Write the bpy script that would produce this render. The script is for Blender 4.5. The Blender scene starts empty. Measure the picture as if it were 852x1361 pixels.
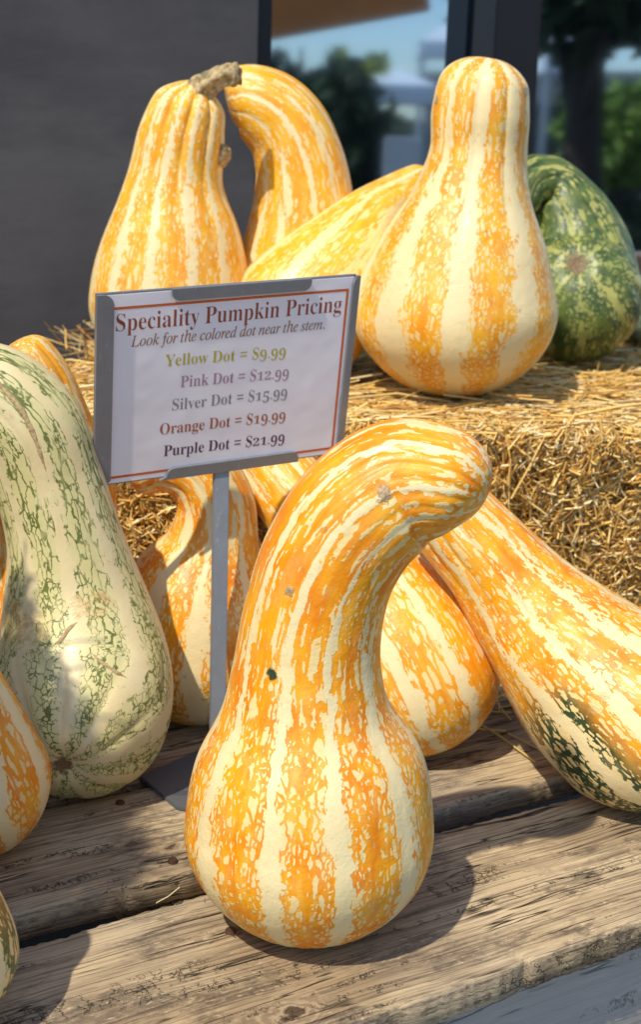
import bpy, bmesh, math, random
import numpy as np
from mathutils import Vector, Matrix

scene = bpy.context.scene
COL = scene.collection

# ------------------------------------------------------------ camera, sky, sun, exposure
R = math.radians
CAM_Z, PITCH, ROLL = 1.31, R(14.5), R(2.0)
cam = bpy.data.objects.new('camera', bpy.data.cameras.new('camera'))
COL.objects.link(cam)
cam.data.sensor_fit = 'VERTICAL'
cam.data.sensor_height = 36.0
cam.data.sensor_width = 24.0
cam.data.lens = 50.0
cam.data.clip_start, cam.data.clip_end = 0.05, 500
cam.location = (0, 0, CAM_Z)
cam.matrix_world = Matrix.Translation((0, 0, CAM_Z)) @ Matrix.Rotation(math.pi/2-PITCH, 4, 'X') @ Matrix.Rotation(ROLL, 4, 'Z')
cam.data.dof.use_dof = True
cam.data.dof.focus_distance = 1.34
cam.data.dof.aperture_fstop = 8.0
scene.camera = cam

SUN_TO = Vector((-0.56, -0.83, 0)).normalized()
SUN_EL = R(55)
world = bpy.data.worlds.new('World'); scene.world = world; world.use_nodes = True
wn = world.node_tree
sky = wn.nodes.new('ShaderNodeTexSky'); sky.sky_type = 'NISHITA'; sky.sun_disc = False
sky.sun_elevation = SUN_EL; sky.sun_rotation = math.atan2(SUN_TO.x, SUN_TO.y)
sky.dust_density = 0.4; sky.air_density = 1.0; sky.ozone_density = 2.0
wn.links.new(sky.outputs[0], wn.nodes['Background'].inputs['Color'])
wn.nodes['Background'].inputs['Strength'].default_value = 0.15
sl = bpy.data.lights.new('sun', 'SUN'); sl.energy = 3.5; sl.angle = R(1.0); sl.color = (1.0, 0.90, 0.75)
so = bpy.data.objects.new('sun', sl); COL.objects.link(so)
sdir = Vector((SUN_TO.x*math.cos(SUN_EL), SUN_TO.y*math.cos(SUN_EL), math.sin(SUN_EL)))
so.rotation_euler = sdir.to_track_quat('Z', 'Y').to_euler(); so.location = sdir*20
scene.view_settings.view_transform = 'Standard'; scene.view_settings.look = 'None'
scene.view_settings.exposure = 0.37; scene.view_settings.gamma = 1.0
scene.cycles.max_bounces = 6

# ------------------------------------------------------------ helpers
YAW = R(31.7)                       # the display, the wall and the window share this direction
DV = Vector((math.cos(YAW), math.sin(YAW), 0)); NV = Vector((-math.sin(YAW), math.cos(YAW), 0))
TABLE_Z, BALE_Z = 0.60, 0.96

def tag(o, label=None, cat=None, group=None, kind=None):
    for k, v in (('label', label), ('category', cat), ('group', group), ('kind', kind)):
        if v: o[k] = v
    return o

def empty(name, loc=(0, 0, 0), rz=0.0):
    o = bpy.data.objects.new(name, None); COL.objects.link(o)
    o.location = loc; o.rotation_euler = (0, 0, rz); o.empty_display_size = .05
    return o

def mesh_obj(name, verts, faces, mat=None, parent=None, smooth=False, loc=None):
    me = bpy.data.meshes.new(name)
    me.from_pydata([tuple(map(float, v)) for v in verts], [], [tuple(f) for f in faces])
    me.update()
    if mat: me.materials.append(mat)
    if smooth: me.polygons.foreach_set('use_smooth', [True]*len(me.polygons))
    o = bpy.data.objects.new(name, me); COL.objects.link(o)
    if parent: o.parent = parent
    if loc is not None: o.location = loc
    return o

def bm_obj(name, bm, mat=None, parent=None, smooth=False, loc=None, bevel=0):
    if bevel:
        bmesh.ops.bevel(bm, geom=[e for e in bm.edges], offset=bevel, segments=2, affect='EDGES', clamp_overlap=True)
    me = bpy.data.meshes.new(name); bm.normal_update(); bm.to_mesh(me); bm.free()
    if mat: me.materials.append(mat)
    if smooth: me.polygons.foreach_set('use_smooth', [True]*len(me.polygons))
    o = bpy.data.objects.new(name, me); COL.objects.link(o)
    if parent: o.parent = parent
    if loc is not None: o.location = loc
    return o

def add_box(bm, c, s, rz=0.0):
    m = Matrix.Translation(c) @ Matrix.Rotation(rz, 4, 'Z') @ Matrix.Diagonal((s[0], s[1], s[2], 1))
    bmesh.ops.create_cube(bm, size=1, matrix=m)

def add_tube(bm, pts, rad, n=10):
    rings = []
    pts = [Vector(p) for p in pts]
    for i, p in enumerate(pts):
        t = (pts[min(i+1, len(pts)-1)]-pts[max(i-1, 0)]).normalized()
        a = t.orthogonal().normalized() if i == 0 else (a-t*a.dot(t)).normalized()
        b = t.cross(a); r = rad[i] if hasattr(rad, '__len__') else rad
        rings.append([bm.verts.new(p+(a*math.cos(k*2*math.pi/n)+b*math.sin(k*2*math.pi/n))*r) for k in range(n)])
    for i in range(len(rings)-1):
        for k in range(n):
            bm.faces.new((rings[i][k], rings[i][(k+1) % n], rings[i+1][(k+1) % n], rings[i+1][k]))
    bm.faces.new(rings[0][::-1]); bm.faces.new(rings[-1])

class NT:
    """a small shader-node writer"""
    def __init__(self, name):
        self.mat = bpy.data.materials.new(name); self.mat.use_nodes = True
        self.t = self.mat.node_tree; self.bsdf = self.t.nodes['Principled BSDF']
        self.out = self.t.nodes['Material Output']
    def put(self, sock, v):
        if hasattr(v, 'links') or isinstance(v, bpy.types.NodeSocket): self.t.links.new(v, sock)
        elif v is not None:
            if sock.type == 'RGBA' and len(v) == 3: v = (*v, 1)
            sock.default_value = v
    def n(self, typ, ins=None, out=0, **attrs):
        nd = self.t.nodes.new('ShaderNode'+typ)
        for k, v in attrs.items(): setattr(nd, k, v)
        for k, v in (ins or {}).items(): self.put(nd.inputs[k], v)
        return nd.outputs[out]
    def m(self, op, a, b=None, c=None, clamp=False):
        ins = {0: a}
        if b is not None: ins[1] = b
        if c is not None: ins[2] = c
        return self.n('Math', ins, operation=op, use_clamp=clamp)
    def v(self, op, a, b=None, out=0):
        ins = {0: a}
        if b is not None: ins[1] = b
        return self.n('VectorMath', ins, out=out, operation=op)
    def noise(self, vec, scale, detail=3.0, rough=.55, out=0, dist=0.0):
        return self.n('TexNoise', {'Vector': vec, 'Scale': scale, 'Detail': detail, 'Roughness': rough, 'Distortion': dist}, out=out)
    def mr(self, x, a, b, c=0.0, d=1.0, smooth=False):
        return self.n('MapRange', {0: x, 1: a, 2: b, 3: c, 4: d}, interpolation_type='SMOOTHSTEP' if smooth else 'LINEAR')
    def mix(self, f, a, b, blend='MIX'):
        nd = self.t.nodes.new('ShaderNodeMix'); nd.data_type = 'RGBA'; nd.blend_type = blend
        self.put(nd.inputs[0], f); self.put(nd.inputs[6], a); self.put(nd.inputs[7], b)
        return nd.outputs[2]
    def ramp(self, x, stops, interp='LINEAR'):
        nd = self.t.nodes.new('ShaderNodeValToRGB'); cr = nd.color_ramp; cr.interpolation = interp
        while len(cr.elements) < len(stops): cr.elements.new(0.5)
        for e, (p, c) in zip(cr.elements, stops):
            e.position = p; e.color = (c, c, c, 1) if not hasattr(c, '__len__') else (*c, 1)
        self.put(nd.inputs[0], x)
        return nd.outputs[0]
    def bump(self, h, strength, dist):
        return self.n('Bump', {'Strength': strength, 'Distance': dist, 'Height': h})
    def fin(self, color=None, rough=None, normal=None, spec=None, metal=None):
        for k, v in (('Base Color', color), ('Roughness', rough), ('Normal', normal), ('Specular IOR Level', spec), ('Metallic', metal)):
            if v is not None: self.put(self.bsdf.inputs[k], v)
        return self.mat

def plain(name, color, rough=.6, spec=.4, metal=0.0, var=.12, scale=30, bump=.0):
    g = NT(name); co = g.n('TexCoord', out=3)
    f = g.noise(co, scale, 4)
    c = g.mix(f, tuple(x*(1-var) for x in color), tuple(min(1, x*(1+var)) for x in color))
    return g.fin(c, rough, g.bump(g.noise(co, scale*6, 3), .3, bump) if bump else None, spec, metal)

# ------------------------------------------------------------ measured shapes: gourd axes (x, y, z, radius), sign pose, letter outlines
SQ = {"hero":{"axis":[[-0.0004,1.2015,0.5912,0.118],[-0.0006,1.2025,0.7081,0.1155],[-0.004,1.2026,0.7719,0.1017],[-0.0068,1.2024,0.816,0.077],[-0.0068,1.2021,0.8596,0.0662],[-0.0034,1.2016,0.9026,0.0623],[0.0119,1.2008,0.9606,0.0608],[0.0405,1.2,1.0042,0.0603],[0.0773,1.1998,1.0284,0.0567],[0.1038,1.19,1.0317,0.0491],[0.1243,1.1854,1.0276,0.0458],[0.141,1.1808,1.0207,0.0425]],"cap0":0.1173,"cap1":0.0427,"ref":[0,-1,0.2],"seed":3,"ribs":26,"ribamp":[0.03,0.008,0.004,0.008,0.045],"pow1":2.15,"spots":[[0.0569,-0.0161,0.4492,0.01,0],[0.0566,-0.0317,0.2775,0.006,1],[0.0024,-0.0615,0.3271,0.008,0],[0.0533,-0.0299,0.3462,0.005,0]],"scars":[]},
"whitegreen":{"axis":[[-0.2594,1.3696,0.6688,0.0881],[-0.2604,1.4972,0.719,0.1006],[-0.2732,1.5266,0.8004,0.0824],[-0.2842,1.5257,0.8709,0.0655],[-0.3014,1.5244,0.9396,0.0598],[-0.328,1.5226,1.0065,0.0599],[-0.3679,1.5213,1.0385,0.0538],[-0.4141,1.5218,1.0036,0.0492],[-0.4292,1.5233,0.9353,0.0481]],"cap0":0.0967,"cap1":0.0352,"ref":[0,-1,0.2],"seed":5,"ribs":10,"ribamp":[0.1,0.02,0.008,0.02,0.08],"spots":[[0.0688,-0.05,0.2163,0.045,4],[0.0742,0.0308,0.2362,0.03,4],[-0.0062,-0.0035,0.0003,0.014,5]],"scars":[[[[-0.2908,1.4668,0.9579],[-0.2967,1.466,0.9777],[-0.3054,1.4654,1.0041],[-0.3158,1.4671,1.0253],[-0.3275,1.4689,1.04],[-0.3429,1.472,1.0559],[-0.3487,1.4762,1.0643]],0.0036],[[[-0.2817,1.4149,0.7764],[-0.2719,1.4307,0.7883],[-0.2634,1.438,0.7998],[-0.2547,1.4427,0.8066]],0.003],[[[-0.2405,1.4181,0.7816],[-0.2272,1.4127,0.772],[-0.212,1.4123,0.7615],[-0.1999,1.4141,0.754]],0.0026]]},
"orange_peek":{"axis":[[-0.3243,1.6075,0.5936,0.0872],[-0.3193,1.6078,0.6961,0.086],[-0.3105,1.6073,0.81,0.0747],[-0.3107,1.606,0.9111,0.07],[-0.3214,1.6042,0.9911,0.0536],[-0.3357,1.6027,1.0432,0.0428],[-0.3604,1.6014,1.0768,0.0375]],"cap0":0.0827,"cap1":0.0276,"ref":[0,-1,0.2],"seed":8,"spots":[],"scars":[]},
"orange_left":{"axis":[[-0.3148,1.3159,0.6033,0.0791],[-0.3471,1.3161,0.6852,0.0802],[-0.3726,1.3352,0.7559,0.0636],[-0.4022,1.3543,0.8202,0.0455],[-0.4256,1.3637,0.872,0.0424]],"cap0":0.077,"cap1":0.0231,"ref":[0,-1,0.2],"seed":9,"ribs":10,"spots":[],"scars":[]},
"green_front":{"axis":[[-0.3131,1.021,0.593,0.0754],[-0.3123,1.0222,0.6734,0.0766],[-0.3146,1.0227,0.7436,0.0539],[-0.3204,1.0227,0.8085,0.0401],[-0.3477,1.0222,0.8522,0.0351]],"cap0":0.073,"cap1":0.0185,"ref":[0,-1,0.2],"seed":11,"ribs":10,"spots":[],"scars":[]},
"crook_behind":{"axis":[[-0.1409,1.6947,0.5934,0.1079],[-0.1471,1.6948,0.7001,0.1082],[-0.1433,1.6945,0.7749,0.092],[-0.131,1.6941,0.834,0.0577],[-0.1307,1.6935,0.8821,0.0481],[-0.1524,1.6927,0.9195,0.0441],[-0.1956,1.692,0.9322,0.0403],[-0.2387,1.692,0.9137,0.0368]],"cap0":0.1011,"cap1":0.0193,"ref":[0,-1,0.2],"seed":13,"ribs":12,"spots":[],"scars":[]},
"lean_bulb":{"axis":[[0.1607,1.6155,0.6073,0.1031],[0.1174,1.6154,0.6998,0.1035],[0.0625,1.6634,0.7777,0.0849],[-0.025,1.7417,0.869,0.0532],[-0.0915,1.8014,0.9298,0.0487],[-0.1383,1.8315,0.9691,0.0452]],"cap0":0.0996,"cap1":0.0221,"ref":[0,-1,0.2],"seed":15,"ribs":12,"spots":[],"scars":[]},
"lean_right":{"axis":[[0.4393,1.4665,0.6232,0.1044],[0.3774,1.4853,0.6908,0.1104],[0.3155,1.5236,0.7357,0.0976],[0.2504,1.5721,0.7909,0.0734],[0.1981,1.5918,0.8498,0.0578],[0.1542,1.6015,0.8946,0.0525],[0.129,1.6014,0.9235,0.0479]],"cap0":0.1149,"cap1":0.0204,"ref":[0,-1,0.2],"seed":17,"ribs":14,"spots":[[0.1035,-0.0164,0.1412,0.02,4]],"scars":[]},
"top_pear":{"axis":[[-0.2438,2.2149,0.9514,0.1253],[-0.2445,2.2131,1.0761,0.1246],[-0.2404,2.2112,1.1703,0.1036],[-0.2374,2.2089,1.2545,0.0717],[-0.2253,2.2066,1.3264,0.0632],[-0.2121,2.205,1.3724,0.0493],[-0.2056,2.2042,1.394,0.0335]],"cap0":0.1181,"cap1":0.0354,"ref":[0,-1,0.2],"seed":19,"ribs":11,"ribamp":[0.03,0.012,0.01,0.05,0.16],"pow1":2.0,"spots":[],"scars":[]},
"top_crook":{"axis":[[-0.0464,2.3127,0.9528,0.1183],[-0.052,2.3112,1.0631,0.1168],[-0.0509,2.3095,1.1473,0.0903],[-0.0448,2.3076,1.2276,0.0787],[-0.0538,2.3057,1.2875,0.071],[-0.0775,2.3038,1.3348,0.0659],[-0.1134,2.3024,1.363,0.061],[-0.1464,2.3018,1.3709,0.0539],[-0.1674,2.3018,1.3656,0.0469]],"cap0":0.1132,"cap1":0.0221,"ref":[0,-1,0.2],"seed":21,"ribs":12,"ribamp":[0.02,0.008,0.006,0.01,0.04],"spots":[],"scars":[]},
"top_lying":{"axis":[[-0.1023,2.1848,0.9845,0.1069],[-0.0272,2.1842,1.0717,0.1058],[0.0314,2.2137,1.1431,0.0832],[0.0925,2.2845,1.2065,0.0592],[0.1329,2.3151,1.2381,0.0454],[0.1598,2.3357,1.2524,0.0385]],"cap0":0.1073,"cap1":0.028,"ref":[0,-1,0.2],"seed":23,"ribs":12,"spots":[],"scars":[]},
"top_big":{"axis":[[0.1947,2.0976,0.9514,0.1481],[0.1897,2.0956,1.0944,0.1477],[0.1955,2.0938,1.1794,0.1199],[0.2021,2.0921,1.2478,0.0864],[0.2068,2.0902,1.3087,0.0696],[0.2066,2.0883,1.3602,0.0702],[0.2092,2.0866,1.401,0.0634],[0.2133,2.0852,1.4344,0.0484]],"cap0":0.1456,"cap1":0.0381,"ref":[0,-1,0.2],"seed":25,"lump":0.013,"ribs":10,"ribamp":[0.02,0.006,0.004,0.03,0.07],"spots":[[0.0264,-0.0638,0.422,0.008,0],[0.0248,0.0598,0.4463,0.01,0]],"scars":[]},
"top_green":{"axis":[[0.4122,2.3624,1.1352,0.1036],[0.4275,2.47,1.0732,0.1128],[0.4231,2.5111,1.1495,0.0994],[0.4014,2.5204,1.2124,0.073],[0.3641,2.5191,1.2557,0.0519],[0.3241,2.4865,1.2489,0.0436],[0.3117,2.4661,1.2055,0.0409]],"cap0":0.0919,"cap1":0.0315,"ref":[0,-1,0.2],"seed":27,"ribs":10,"ribamp":[0.1,0.06,0.05,0.06,0.1],"spots":[[0.0044,-0.0071,0.0003,0.022,5]],"scars":[]},
"right_grey":{"axis":[[0.6298,2.7141,0.9539,0.0719],[0.6261,2.7131,1.0227,0.0742],[0.6227,2.712,1.0864,0.0482]],"cap0":0.069,"cap1":0.0288,"ref":[0,-1,0.2],"seed":29,"ribs":10,"spots":[],"scars":[]}}
SIGN = {"c":[-0.1109,1.5872,1.0491],"a":[0.88224,0.46755,0.05527],"b":[0.05557,-0.21999,0.97392],"lines":{"title":[-0.1353,0.0697,0.1416,0.0698],"sub":[-0.1153,0.0508,0.1201,0.0507],"yellow":[-0.0754,0.0242,0.0726,0.0212],"pink":[-0.0568,-0.0028,0.0787,-0.0054],"silver":[-0.0661,-0.0296,0.0788,-0.0299],"orange":[-0.0794,-0.0577,0.0789,-0.0591],"purple":[-0.0735,-0.0854,0.0801,-0.0878]}}
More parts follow.
